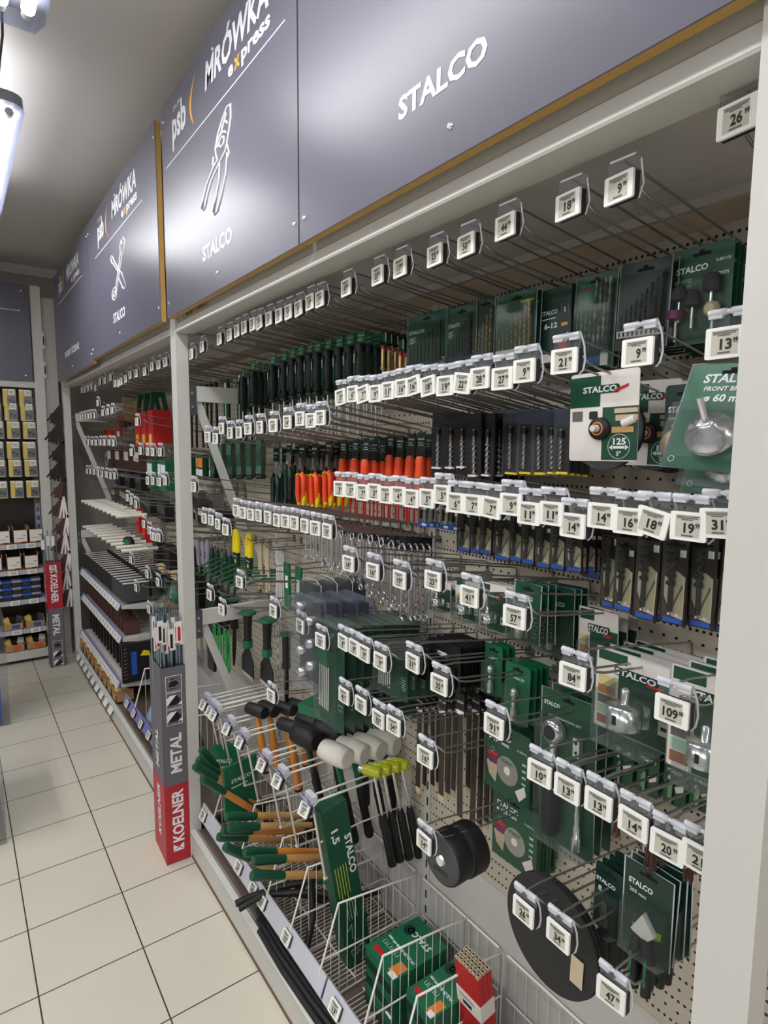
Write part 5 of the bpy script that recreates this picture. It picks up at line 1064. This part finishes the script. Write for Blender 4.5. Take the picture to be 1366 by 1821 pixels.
# ================================================================== grey and red rod boxes with threaded rods
def rod_box(loc, Rm, label, w_, d_, H, flip):
    e = tag(empty('rod_box', loc, Rm), label, 'box')
    b_ = MB('box_grey'); t = .003; z1 = H * .345 if not flip else H; z0 = 0
    for (x0, x1, y0, y1) in ((-w_ / 2, w_ / 2, -t, 0), (-w_ / 2, w_ / 2, d_ - t, d_), (-w_ / 2, -w_ / 2 + t, -t, d_), (w_ / 2 - t, w_ / 2, -t, d_)): b_.bb(x0, x1, y0, y1, 0, H)
    b_.build('carton', e)
    r0, r1 = (0, H * .405) if not flip else (H * .56, H)
    rb = MB('box_red').bb(-w_ / 2 - .0006, w_ / 2 + .0006, -t - .0008, -t - .0002, r0 + .004, r1); rb.bb(-w_ / 2 - .0008, -w_ / 2 - .0002, -t, d_, r0 + .004, r1); rb.build('red_band', e)
    # lettering runs up the box (down it when the box stands on its head)
    A = 1 if not flip else -1
    Rf = Matrix(((0, -A, 0), (0, 0, -1), (A, 0, 0))); Rl = Matrix(((0, 0, -1), (0, A, 0), (A, 0, 0)))
    yy = -t - .0012; s_ = w_ * .62
    cK, cM = (H * .225, H * .565) if not flip else (H * .77, H * .41)
    for RR, ox, oy in ((Rf, A * w_ * .22, yy), (Rl, -w_ / 2 - .0012, d_ * .5 - A * w_ * .22)):
        MB('sign_white').text('KOELNER', ox, oy, cK + A * H * .015, s_, H * .27, R=RR).build('company_name', e)
        MB('sign_white').text('METAL', ox, oy, cM, s_, H * .2, R=RR).build('material_name', e)
    tx = MB('sign_white')
    kz = cK - A * H * .145; x_ = A * w_ * .22
    tx.add([(-w_ * .22, yy, kz - A * H * .02), (w_ * .22, yy, kz - A * H * .02), (0, yy, kz - A * H * .002)], [(0, 1, 2)])
    tx.add([(-w_ * .22, yy, kz - A * H * .017), (-w_ * .22, yy, kz + A * H * .018), (-w_ * .03, yy, kz + A * H * .001)], [(0, 1, 2)]); tx.add([(w_ * .22, yy, kz - A * H * .017), (w_ * .22, yy, kz + A * H * .018), (w_ * .03, yy, kz + A * H * .001)], [(0, 2, 1)])
    tx.build('company_mark', e)
    ic = MB('sign_white'); c3 = H * .835 if not flip else H * .13
    for k in range(3):
        z = c3 + (k - 1) * H * .083; q = w_ * .31
        ic.tube([(-q, yy, z - q * 1.05), (q, yy, z - q * 1.05), (q, yy, z + q * 1.05), (-q, yy, z + q * 1.05)], w_ * .016, 4, True)
        if k == 2: ic.mat('tag_screen').tube([(-q * .7, yy, z + q * .4), (q * .3, yy, z + q * .5), (q * .8, yy, z), (q * .3, yy, z - q * .5), (-q * .7, yy, z - q * .5)], w_ * .012, 4)
        else: ic.mat('sign_white').add([(q, yy - .0003, z - q * .7), (q, yy - .0003, z - q * .2), (q * .45, yy - .0003, z - q * .7)], [(0, 1, 2)]).add([(-q, yy - .0003, z - q * .7), (-q, yy - .0003, z + q * .3), (-q * .5, yy - .0003, z + q * .7), (q * .3, yy - .0003, z + q * .7), (-q * .8, yy - .0003, z - q * .5)], [(0, 4, 1), (1, 4, 3), (1, 3, 2)])
        ic.mat('dark_steel').add([(-q * .7, yy - .0002, z - q * .65), (q * .3, yy - .0002, z - q * .65), (q * .85, yy - .0002, z - q * .1), (q * .3, yy - .0002, z + q * .65), (-q * .4, yy - .0002, z + q * .65)], [(0, 1, 2, 3, 4)]); ic.mat('sign_white')
    ic.build('icons', e); return e
rod_box((.645, 2.253, 0), rot(-2, 'Z'), 'tall grey and red rod box in front of the middle post', .094, .18, .80, False)
rod_box((.565, 4.86, 0), rot(1, 'Z') , 'distant grey and red rod box, red end up, beside left shelving', .1, .1, .785, True)
spawn('price_tag', proto(('tag', '9.99'), tag_parts('9.99')), (.56, 4.845, .75), Matrix(((1, 0, 0), (0, 0, -1), (0, 1, 0))), 'white price tag clipped on the distant red rod box', 'price tag')
for i in range(74):
    u, v = random.uniform(-1, 1), random.uniform(-1, 1); b0 = Vector((.645 + u * .036, 2.333 + v * .065, .02)); t1 = Vector((b0.x + u * .005 - .002, b0.y + v * .006, .965 + random.uniform(-.015, .05)))
    mb = MB('zinc').tube([b0, t1], .003 + (i % 3) * .0008, 5)
    o = mb.build('threaded_rod'); tag(o, 'blue grey threaded rod standing in the near rod box', 'rod', 'threaded rods in the near box')
    if i % 3 == 0 or v < -.35:
        q = b0.lerp(t1, .93); lab = MB('white_card').box((q.x, q.y - .004, q.z), (.023, .0012, .085), rot(random.uniform(-6, 6), 'Y')); lab.mat('red' if i % 2 else 'ink').box((q.x, q.y - .0049, q.z - .006), (.01, .0006, .055)).build('paper_label', o)
for i in range(12):
    u, v = random.uniform(-1, 1), random.uniform(-1, 1); b0 = Vector((.565 + u * .035, 4.91 + v * .03, .02)); t1 = Vector((b0.x - .01 + u * .012, b0.y, 1.0 + random.uniform(-.02, .02)))
    o = MB('zinc').tube([b0, t1], .0035, 5).build('threaded_rod'); tag(o, 'threaded rod standing in the distant rod box', 'rod', 'threaded rods in the distant box')
    if i % 2: q = b0.lerp(t1, .92); MB('white_card').box((q.x, q.y - .006, q.z), (.02, .0012, .07)).build('paper_label', o)

# ================================================================== far bay goods
def one(name, mb, label, cat, group=None): return tag(mb.build(name), label, cat, group)
def fcard(x, y, z, w, h, d, mats, kind='card'):
    mb = MB(mats[0]).bb(x - d / 2, x + d / 2, y - w / 2, y + w / 2, z - h, z)
    if len(mats) > 1: mb.mat(mats[1]).bb(x - d / 2 - .001, x - d / 2, y - w * .4, y + w * .4, z - h * .55, z - h * .15)
    if len(mats) > 2: mb.mat(mats[2]).bb(x - d / 2 - .001, x - d / 2, y - w * .4, y + w * .4, z - h * .9, z - h * .62)
    return mb
FARG = 'far bay'
for i, (y, z) in enumerate(((3.84, 1.93), (3.96, 1.925), (4.14, 1.92))): one('gold_reel', MB('gold').lathe([(.05, 0), (.062, .002), (.062, .03), (.05, .032)], (.98, y, z - .07), (-1, -.35, 0), 24).mat('dark_steel').lathe([(.014, 0), (.014, .001)], (.966, y - .01, z - .07), (-1, -.35, 0), 12), 'round golden reel high in the far bay, %s from right' % ORD[i], 'reel', 'golden reels')
for i in range(3):
    e = tag(empty('red_tool_case', (.95, 3.42 + i * .14, 1.63)), 'red case with green handle high in the far bay, %s from right' % ORD[i], 'case', 'red cases')
    MB('red').bb(-.05, .05, -.055, .055, 0, .2).build('case', e); MB('green_card').prism([(-.05, .2), (-.04, .3), (.03, .3), (.05, .2), (.03, .2), (.015, .27), (-.02, .27), (-.03, .2)][::-1], -.012, .012, 'xz').build('handle', e); MB('lime').bb(-.052, -.05, -.02, .02, .02, .07).build('window', e)
SPEC = [('white_card_pack', [(4.45, 1.92, .1, .06), (4.62, 1.92, .1, .06)], ['white_card', 'brown_card'], 'small white card above dark stock'),
 ('red_pack', [(4.25, 1.86, .12, .1), (4.4, 1.86, .1, .1)], ['brown_sheet', 'red'], 'dark red pack below the white cards'),
 ('orange_bag', [(4.5, 1.75, .11, .075), (4.62, 1.752, .11, .075), (4.74, 1.755, .1, .075), (4.85, 1.757, .1, .075)], ['orange', 'brown_card'], 'crumpled orange bag in the far bay'),
 ('clear_strap_pack', [(3.78, 1.8, .1, .12), (3.9, 1.8, .1, .12), (4.35, 1.81, .1, .13)], ['bag_film', 'red', 'white_card'], 'clear pack with red strap in the far bay'),
 ('brown_pouch', [(3.88 + i * .13, 1.615, .1, .14) for i in range(8)], ['brown_sheet', 'white_card', 'brown_card'], 'brown pouch with white label in the far bay'),
 ('green_shelf_box', [(3.33, 1.56, .11, .17), (3.46, 1.56, .11, .17), (3.6, 1.56, .13, .17)], ['mid_green', 'sign_white'], 'bright green box in the far bay'),
 ('dark_pad_card', [(3.85 + i * .14, 1.46, .1, .1) for i in range(6)], ['black_card', 'grey_rubber'], 'black card with grey pad in the far bay'),
 ('black_roller', [(3.95 + i * .16, 1.33, .13, .085) for i in range(5)], ['grey_rubber', 'pale_wood'], 'grey sanding pad in the far bay'),
 ('black_cup', [(3.36 + i * .15, 1.32, .1, .1) for i in range(4)], ['black_rubber', 'dark_green'], 'black cup shaped tool in the far bay'),
 ('black_tool', [(3.3 + i * .12, 1.08, .09, .12) for i in range(3)], ['black_rubber', 'dark_steel'], 'black tool hanging beside the tape measure'),
 ('red_strap', [(3.92, 1.25, .08, .16), (3.86, 1.16, .06, .14)], ['red', 'orange'], 'red strap above the round tape measure'),
 ('pale_board', [(3.2 + i * .12, .965, .11, .04) for i in range(4)], ['pale_wood', 'yellow'], 'pale board pack below the black tools'),
 ('green_bottle', [(3.08 + i * .07, .9, .055, .11) for i in range(9)], ['dark_green', 'mid_green'], 'dark green bottle shaped pack in the far bay'),
 ('golden_brush', [(3.3 + i * .05, .79, .035, .15) for i in range(4)], ['wood', 'brown_card'], 'golden brown brush under the green bottles'),
 ('dark_box_pack', [(3.15 + i * .13, .62, .11, .13) for i in range(4)], ['black_card', 'brown_card'], 'black pack in shade of the lower far bay'),
 ('black_strip_pack', [(2.86 + i * .05, 1.12, .04, .24) for i in range(6)], ['black_card', 'grey_rubber'], 'long black strip beside the middle post'),
 ('steel_strip', [(2.6 + i * .1, 1.42, .05, .16) for i in range(5)], ['steel', 'brown_card'], 'narrow steel pack beyond the brace strut'),
 ('green_small_card', [(2.55 + i * .09, 1.6, .075, .11) for i in range(6)], ['green_card', 'swatch_orange', 'sign_white'], 'small green and orange card beyond the brace strut'),
 ('dark_hanging_pack', [(2.62 + i * .11, .98, .09, .2) for i in range(5)], ['black_card', 'dark_green'], 'dark pack hanging beyond the lower brace'),
 ('small_grey_pack', [(2.5 + i * .12, 1.36, .1, .08) for i in range(4)], ['dark_steel', 'tag_screen'], 'small grey pack beyond the upper strut')]
for nm, L, mats, desc in SPEC:
    for i, (y, z, w_, h_) in enumerate(L):
        one('display_hook', MB('steel').tube([(.86, y, z + .002), (.87, y, z - .006), (1.1, y, z - .008)], .0022, 5).bb(1.097, 1.1, y - .01, y + .01, z - .02, z + .004), 'plain hook of the %s, %s from right' % (desc, ORD[i]), 'hook', 'plain hooks')
        one(nm, fcard(.96 + .02 * (i % 2), y, z, w_ * .92, h_, .05, mats), '%s, %s from right' % (desc, ORD[i]), nm.split('_')[-1], desc)
one('wheel', MB('lamp_body').tube([(.95, 4.82 + .045 * math.cos(a), 1.53 + .045 * math.sin(a)) for a in [k / 18 * 2 * PI for k in range(18)]], .008, 6, True).mat('steel').lathe([(.02, 0), (.02, .02)], (.96, 4.82, 1.53), (-1, 0, 0), 12), 'clear round wheel hanging left in the far bay', 'wheel')
e = tag(empty('tape_measure', (.84, 3.74, 1.05)), 'round green and black tape measure in the far bay', 'tape measure')
MB('black_rubber').lathe([(.04, 0), (.046, .006), (.046, .03), (.04, .034)], (.01, 0, 0), (-1, -.3, .1), 20).build('case', e); MB('mid_green').lathe([(.034, 0), (.03, .004)], (-.022, -.01, .003), (-1, -.3, .1), 20).mat('sign_white').box((-.03, -.012, .01), (.002, .028, .006)).build('face', e)
# white tubes over the hook ends, two rows
for r_, (n, z, ya, yb, L0) in enumerate(((10, 1.235, 3.6, 4.68, .17), (10, 1.052, 3.5, 4.68, .2))):
    for i in range(n):
        y = ya + (yb - ya) * i / (n - 1)
        one('white_tube', MB('white_rubber').tube([(.74, y, z), (.74 + L0, y, z + .002)], .0105, 8).mat('steel').tube([(.745 + L0, y, z + .002), (1.1, y, z)], .003, 5).mat('white_rubber').mat('black_hole').lathe([(.007, 0), (.007, .001)], (.7395, y, z), (-1, 0, 0), 8), 'white tube on a %s far hook, %s from right' % (('upper', 'lower')[r_], ORD[i]), 'tube', 'white tubes on far hooks')
one('clear_bag', MB('bag_film').tube([(.86, 3.12, .86), (.86, 3.1, .82), (.85, 3.07, .76), (.86, 3.05, .70)], [.02, .06, .085, .03], 12), 'shiny crumpled clear bag hanging in the far bay', 'bag')
one('green_bag', MB('mid_green').tube([(.9, 3.05, .93), (.9, 3.04, .88), (.9, 3.03, .85)], [.02, .05, .03], 10).mat('bag_film').tube([(.9, 3.05, .94), (.9, 3.04, .87)], [.025, .056], 10), 'small green bag above the crumpled clear bag', 'bag')
# abrasive sheets standing in a rack
for r_ in range(2):
    for i in range(16):
        y = 3.62 + i * .078
        mb = MB('abrasive' if i > 3 else 'grey_rubber').bb(.77 + r_ * .16, .915 + r_ * .16, y, y + .06, .73, .835 + r_ * .02); mb.mat('white_card').bb(.77 + r_ * .16, .915 + r_ * .16, y, y + .022, .836 + r_ * .02, .839 + r_ * .02)
        one('sandpaper_pack', mb, 'sandpaper pack in the %s rack row, %s from right' % (('front', 'rear')[r_], ORD[i]), 'sandpaper', 'sandpaper packs')
# far shelves with price rails
for k, (z, x, nm) in enumerate(((.7, .755, 'upper'), (.505, .755, 'middle'), (.235, .735, 'lower'))):
    e = tag(empty('rack_shelf', (x, 4.25, z)), '%s narrow shelf of the far bay with its rail' % nm, 'shelf')
    MB('frame_paint').bb(.0, .34, -.64, .62, -.004, .012).build('board', e); MB('rail_blue').prism([(-.022, -.012), (-.002, .03), (.0, .03), (-.018, -.016)], -.64, .62, 'xz').build('rail', e)
    MB('frame_paint').prism([(.0, -.004), (.0, .012), (.34, .012), (.34, -.03), (.2, -.03)], -.645, -.64, 'xz').build('end_bracket', e)
    n = (15, 17, 22)[k]
    for i in range(n):
        y = 3.65 + i * (1.2 / n)
        one('price_tag', MB('tag_white').box((x - .016, y, z + .006), (.004, 1.2 / n * .8, .036), rot(24, 'Y')).mat('tag_screen').box((x - .0185, y, z + .0075), (.001, 1.2 / n * .5, .024), rot(24, 'Y')), 'white tag on the %s far rail, %s from right' % (nm, ORD[i]), 'price tag', 'tags of the far rails')
for i in range(14): one('brown_block', MB('brown_sheet').bb(.78, .86, 3.66 + i * .085, 3.71 + i * .085, .52, .60 + .01 * (i % 3)), 'small brown block on the middle far shelf, %s from right' % ORD[i], 'block', 'brown blocks')
for i in range(13): one('sanding_belt', MB('brown_card' if i > 3 else 'black_card').bb(.78, .95, 3.64 + i * .095, 3.665 + i * .095, .27, .49), 'hanging brown sanding belt in the far bay, %s from right' % ORD[i], 'belt', 'sanding belts')
e = tag(empty('abrasive_sleeve', (.74, 3.58, .26)), 'black and blue printed sleeve at the shelf end of the far bay', 'box')
MB('black_card').bb(0, .3, 0, .03, 0, .23).build('sleeve', e); mb = MB('gold')
for i in range(9): mb.prism([(.01, .02 + i * .022), (.03, .03 + i * .022), (.01, .026 + i * .022)], -.001, 0, 'xz')
mb.mat('blue').bb(.05, .08, -.001, 0, .04, .18).mat('yellow').prism([(.1, .15), (.16, .14), (.15, .17), (.12, .18)], -.001, 0, 'xz').build('print', e)
for i in range(9):
    y = 3.72 + i * .135; e = tag(empty('tape_roll_carton', (.715, y, .115)), 'cardboard tray with a paper roll, %s from right along the far base' % ORD[i], 'tray', 'roll trays')
    MB('cardboard').bb(0, .1, -.05, -.045, 0, .07).bb(0, .1, .045, .05, 0, .07).bb(0, .1, -.05, .05, 0, .003).bb(0, .004, -.05, .05, 0, .045).build('carton', e)
    MB('yellow' if i > 7 else 'swatch_orange' if i % 3 == 2 else 'swatch_yellow').lathe([(.036, -.04), (.036, .04)], (.045, 0, .05), (0, 1, 0), 16).build('paper_roll', e)
    one('price_tag', MB('tag_white').box((.688, y - .03, .075), (.006, .07, .045), rot(30, 'Y')).mat('tag_back').box((.691, y - .03, .072), (.004, .076, .05), rot(30, 'Y')), 'larger white tag on the far base front, %s from right' % ORD[i], 'price tag', 'tags of the far base')
for i, (ya, yb) in enumerate(((2.45, 3.55),)):
    e = tag(empty('price_rail', (.745, 3.0, .1)), 'violet price rail along the base of the far bay', 'rail'); MB('rail_blue').prism([(-.018, .062), (.002, .112), (.004, .112), (-.014, .058)], -.55, .55, 'xz').build('strip', e)
    for k, y in enumerate((2.72, 2.86, 3.0, 3.15, 3.3, 3.45)): spawn('price_tag', proto(('tag', '9.99'), tag_parts('9.99')), (.728, y, .19), F @ rot(-24, 'X'), 'tilted tag on the far bay base rail, %s from right' % ORD[k], 'price tag', 'tags of the far base rail')
for i, y in enumerate((2.6, 2.95, 3.32)):
    mb = MB('white_wire').tube([(.742, y, .215), (.80, y, .42), (1.085, y, .39)], .004, 6)
    for k in range(8): mb.tube([(.8 + k * .03, y, .11), (.8 + k * .03, y, .415 - k * .003)], .0016, 4)
    one('wire_divider', mb, 'white wire divider on the far base, %s from right' % ORD[i], 'divider', 'far wire dividers')
for i, (y, z, s_, m_) in enumerate(((3.2, .17, .09, 'pale_blue'), (3.08, .22, .07, 'bag_film'), (2.85, .2, .08, 'black_card'), (2.72, .16, .07, 'black_card'))):
    one('packed_item', MB(m_).tube([(.86, y, z - .05), (.85, y, z), (.86, y - .01, z + .08), (.87, y, z + .13)], [s_ * .6, s_, s_ * .7, .02], 10), ('pale blue bag', 'clear bag', 'black pack', 'dark pack')[i] + ' in the far base basket behind the near rod box', 'bag')

# ================================================================== hanging strip with fanned brown and white packs at the far post
e = tag(empty('clip_strip', (.7, 4.97, .5)), 'narrow hanging strip at the far post', 'strip'); MB('frame_paint').bb(-.004, .0, -.008, .008, 0, 1.55).build('strip', e)
for i in range(11):
    z = 1.93 - i * .135; mats = ['brown_card' if i < 4 else 'brown_sheet', 'white_card' if i > 4 else 'dark_steel']
    e = tag(empty('fanned_pack', (.685 - .02 * (i % 2) - .004 * i * 0, 4.955, z)), 'fanned %s pack on the strip at the far post, %s from top' % (('dark' if i < 5 else 'brown and white'), ORD[i]), 'pack', 'fanned packs')
    a = MB(mats[0]); b_ = MB(mats[1])
    for k in range(6):
        R = rot(38 - k * 9, 'Y'); (a if k < 3 else b_).box(R @ Vector((0, -.004 * k, -.08)), (.014, .003, .16), R)
        if k >= 2: a.box(R @ Vector((.009, -.004 * k, -.08)), (.006, .0035, .16), R)
    a.bb(-.075, -.03, .0, .02, -.14, -.07); a.build('dark_leaves', e); b_.build('pale_leaves', e)

# ================================================================== left shelving unit against the back wall
UY = 5.08
FB = Matrix(((1, 0, 0), (0, 0, -1), (0, 1, 0)))       # goods that face the camera side
e = tag(empty('upright_post', (.565, UY, 0)), 'white post of the left shelving unit', 'post'); MB().bb(-.03, .035, 0, .05, 0, 2.77).build('column', e)
bk = MB('frame_paint')
for z in (2.33, 2.12): bk.bb(.035, .05, .0, .04, z, z + .12).mat('black_hole').bb(.038, .046, -.001, 0, z + .03, z + .09).mat('frame_paint')
bk.build('bracket', e)
tag(MB('canopy_panel').bb(.60, .69, UY + .02, UY + .03, 0, 2.7).build('filler_panel'), 'grey filler panel between the left unit and the far bay', 'panel')
tag(MB().bb(-1.6, .534, UY, UY + .03, 2.045, 2.09).build('header_beam'), 'white beam under the left grey sign', 'beam')
e = empty('fascia_sign', (-.1, UY - .005, 2.09), FB); tag(e, 'grey sign of the left shelving unit at the left edge', 'sign'); MB('sign_laminate').bb(-1.4, .625, 0, .68, 0, .01).build('face', e)
MB('sign_white').bb(-1.3, .57, .49, .494, .01, .0106).build('rule', e); MB('chrome').lathe([(.008, 0), (.005, .004)], (.58, .63, .01), (0, 0, 1), 8).lathe([(.008, 0), (.005, .004)], (.58, .04, .01), (0, 0, 1), 8).build('screws', e)
tag(MB('dark_steel').bb(-1.6, .534, UY + .2, UY + .22, .1, 2.04).build('back_panel'), 'dark back panel of the left shelving unit', 'panel')
sd = MB('lamp_body').bb(.505, .535, UY + .1, UY + .2, .95, 2.04); sd.mat('black_hole')
for i in range(16):
    for j in range(2): sd.bb(.512 + j * .011, .518 + j * .011, UY + .099, UY + .1, 1.0 + i * .065, 1.035 + i * .065)
tag(sd.build('slotted_upright'), 'slotted grey side upright inside the left unit', 'post')
tag(MB().bb(-1.6, .534, UY, UY + .02, .03, .1).mat('dirty_base').bb(-1.6, .534, UY + .02, UY + .22, .08, .1).build('base_plinth'), 'white base plinth of the left shelving unit', 'base')
def bag_parts():
    b_ = MB('stone').rrect(-.04, .04, -.125, 0, -.008, .004, .006); b_.mat('bag_yellow').bb(-.038, -.014, -.11, -.012, .004, .007); b_.mat('white_card').bb(-.04, -.012, -.012, .0, .004, .006)
    c = MB('zinc').bb(-.012, .034, -.11, -.06, .004, .012); c.mat('dark_steel').lathe([(.006, 0), (.006, .004)], (.002, -.08, .012), (0, 0, 1), 8).lathe([(.006, 0), (.006, .004)], (.02, -.09, .012), (0, 0, 1), 8).mat('bag_film').bb(-.016, .038, -.118, -.05, .012, .016)
    t = MB('tag_white').bb(-.008, .03, -.045, -.002, .02, .026); t.mat('tag_screen').bb(-.004, .024, -.037, -.012, .026, .0265)
    return [('bag', b_, [('header', t, [])]), ('contents', c, [])]
for r_, z in enumerate((2.03, 1.93, 1.80, 1.655, 1.525, 1.37)):
    for c_, x in enumerate((.475, .375, .275, .175)):
        x -= .0 if r_ < 2 else -.005
        for d_ in range(2): spawn('fastener_bag', proto('bag', bag_parts), (x + .004 * (r_ % 3), UY + .02 + d_ * .03, z), FB,
              'yellow bag of fasteners, %s row from top, %s from right, %s' % (ORD[r_], ORD[c_], ('front', 'behind')[d_]), 'bag', 'yellow fastener bags')
for k, (z, nm) in enumerate(((.905, 'top'), (.71, 'second'), (.485, 'third'), (.262, 'lowest'))):
    e = tag(empty('shelf', (-.5, UY, z)), 'grey shelf with price strip in the left unit, %s' % nm, 'shelf'); MB('shelf_grey').bb(-1.1, 1.034, -.01, .2, -.012, 0).build('board', e); MB('shelf_grey').prism([(-1.1, -.03), (1.034, -.03), (1.034, .005), (-1.1, .005)], -.014, -.01, 'xz').build('price_strip', e)
    for i, x in enumerate((.45, .33)): one('price_tag', MB('tag_white').bb(x - .03, x + .03, UY - .022, UY - .015, z - .03, z + .005).mat('tag_screen').bb(x - .02, x + .02, UY - .023, UY - .022, z - .024, z), 'white tag on the %s left shelf, %s from right' % (nm, ORD[i]), 'price tag', 'tags of the left shelves')
for k, (z, h_, xs) in enumerate(((.91, .1, (.49, .39, .28)), (.715, .1, (.45, .34, .22)))):
    for i, x in enumerate(xs):
        e = tag(empty('cardboard_bin', (x, UY - .0, z)), 'cardboard bin with white label, %s left shelf, %s from right' % (('top', 'second')[k], ORD[i]), 'box', 'cardboard bins')
        MB('cardboard').bb(-.047, .047, 0, .004, 0, h_).bb(-.047, -.043, 0, .16, 0, h_ * 1.2).bb(.043, .047, 0, .16, 0, h_ * 1.2).bb(-.047, .047, 0, .16, 0, .003).build('carton', e)
        p = MB('white_card').bb(-.042, .04, -.002, 0, .012, h_ * .96); p.mat('grey_ink').bb(-.03, .02, -.003, -.002, .035, .038).bb(.015, .032, -.003, -.002, .055, .06).mat('ink').bb(0, .035, -.003, -.002, .004, .012).mat('swatch_orange').bb(-.042, .04, -.0025, -.002, .003, .012); p.build('label', e)
for r_ in range(3):
    for i in range(5):
        x = .47 - i * .062; e = tag(empty('clear_case', (x, UY, .487 + r_ * .052)), 'clear case with %s lid, left unit, %s row up, %s from right' % (('blue' if i in (1, 3) else 'grey'), ORD[r_], ORD[i]), 'case', 'clear cases')
        MB('lamp_cover').bb(-.029, .029, 0, .1, 0, .03).mat('dark_steel').bb(-.024, .024, .004, .096, .002, .022).build('case', e); MB('blue' if i in (1, 3) else 'lamp_body').bb(-.03, .03, -.002, .1, .03, .046).build('lid', e)
for k, (z, cm) in enumerate(((.265, 'blue'), (.102, 'orange'))):
    for i, x in enumerate((.45, .31)):
        e = tag(empty('cardboard_tray', (x, UY - .005, z)), 'low cardboard tray with %s mark, left unit, %s from right' % (cm, ORD[i]), 'tray', 'cardboard trays')
        MB('cardboard').bb(-.065, .065, 0, .004, 0, .05).bb(-.065, -.061, 0, .15, 0, .06).bb(.061, .065, 0, .15, 0, .06).bb(-.065, .065, 0, .15, 0, .003).build('carton', e); MB(cm).bb(-.01, .04, -.002, 0, .012, .04).build('mark', e)
        for j in range(3): one('small_packet', MB(('bag_yellow', 'brown_card', 'white_card' if cm == 'orange' else 'bag_film')[j]).box((x - .035 + j * .035, UY + .05, z + .055), (.04, .05, .06), rot(-20 + 20 * j, 'Y') @ rot(15 * j, 'X')), '%s packet in the tray with %s mark, %s tray from right' % (('yellow', 'dark', 'pale')[j], cm, ORD[i]), 'packet')

# ================================================================== goods cut by the left edge of the picture
e = tag(empty('wrapped_pack', (.13, 4.0, 0)), 'blue printed pack in clear film at the left edge', 'pack')
MB('blue').bb(-.2, .03, 0, .3, .02, .6).build('pack', e); MB('clear_plastic').bb(-.21, .07, -.01, .31, .0, .64).build('film', e)
e = tag(empty('wrapped_pack', (.0, 2.78, 0), rot(0, 'Z')), 'grey wrapped pack standing on the floor at the left edge', 'pack')
MB('canopy_panel').bb(-.15, .075, 0, .5, .01, .3).build('pack', e); MB('clear_plastic').bb(-.16, .10, -.01, .51, .0, .31).build('film', e)

print('LABELS', len(LONG), LONG[:12]); print('OBJECTS', len(bpy.data.objects))
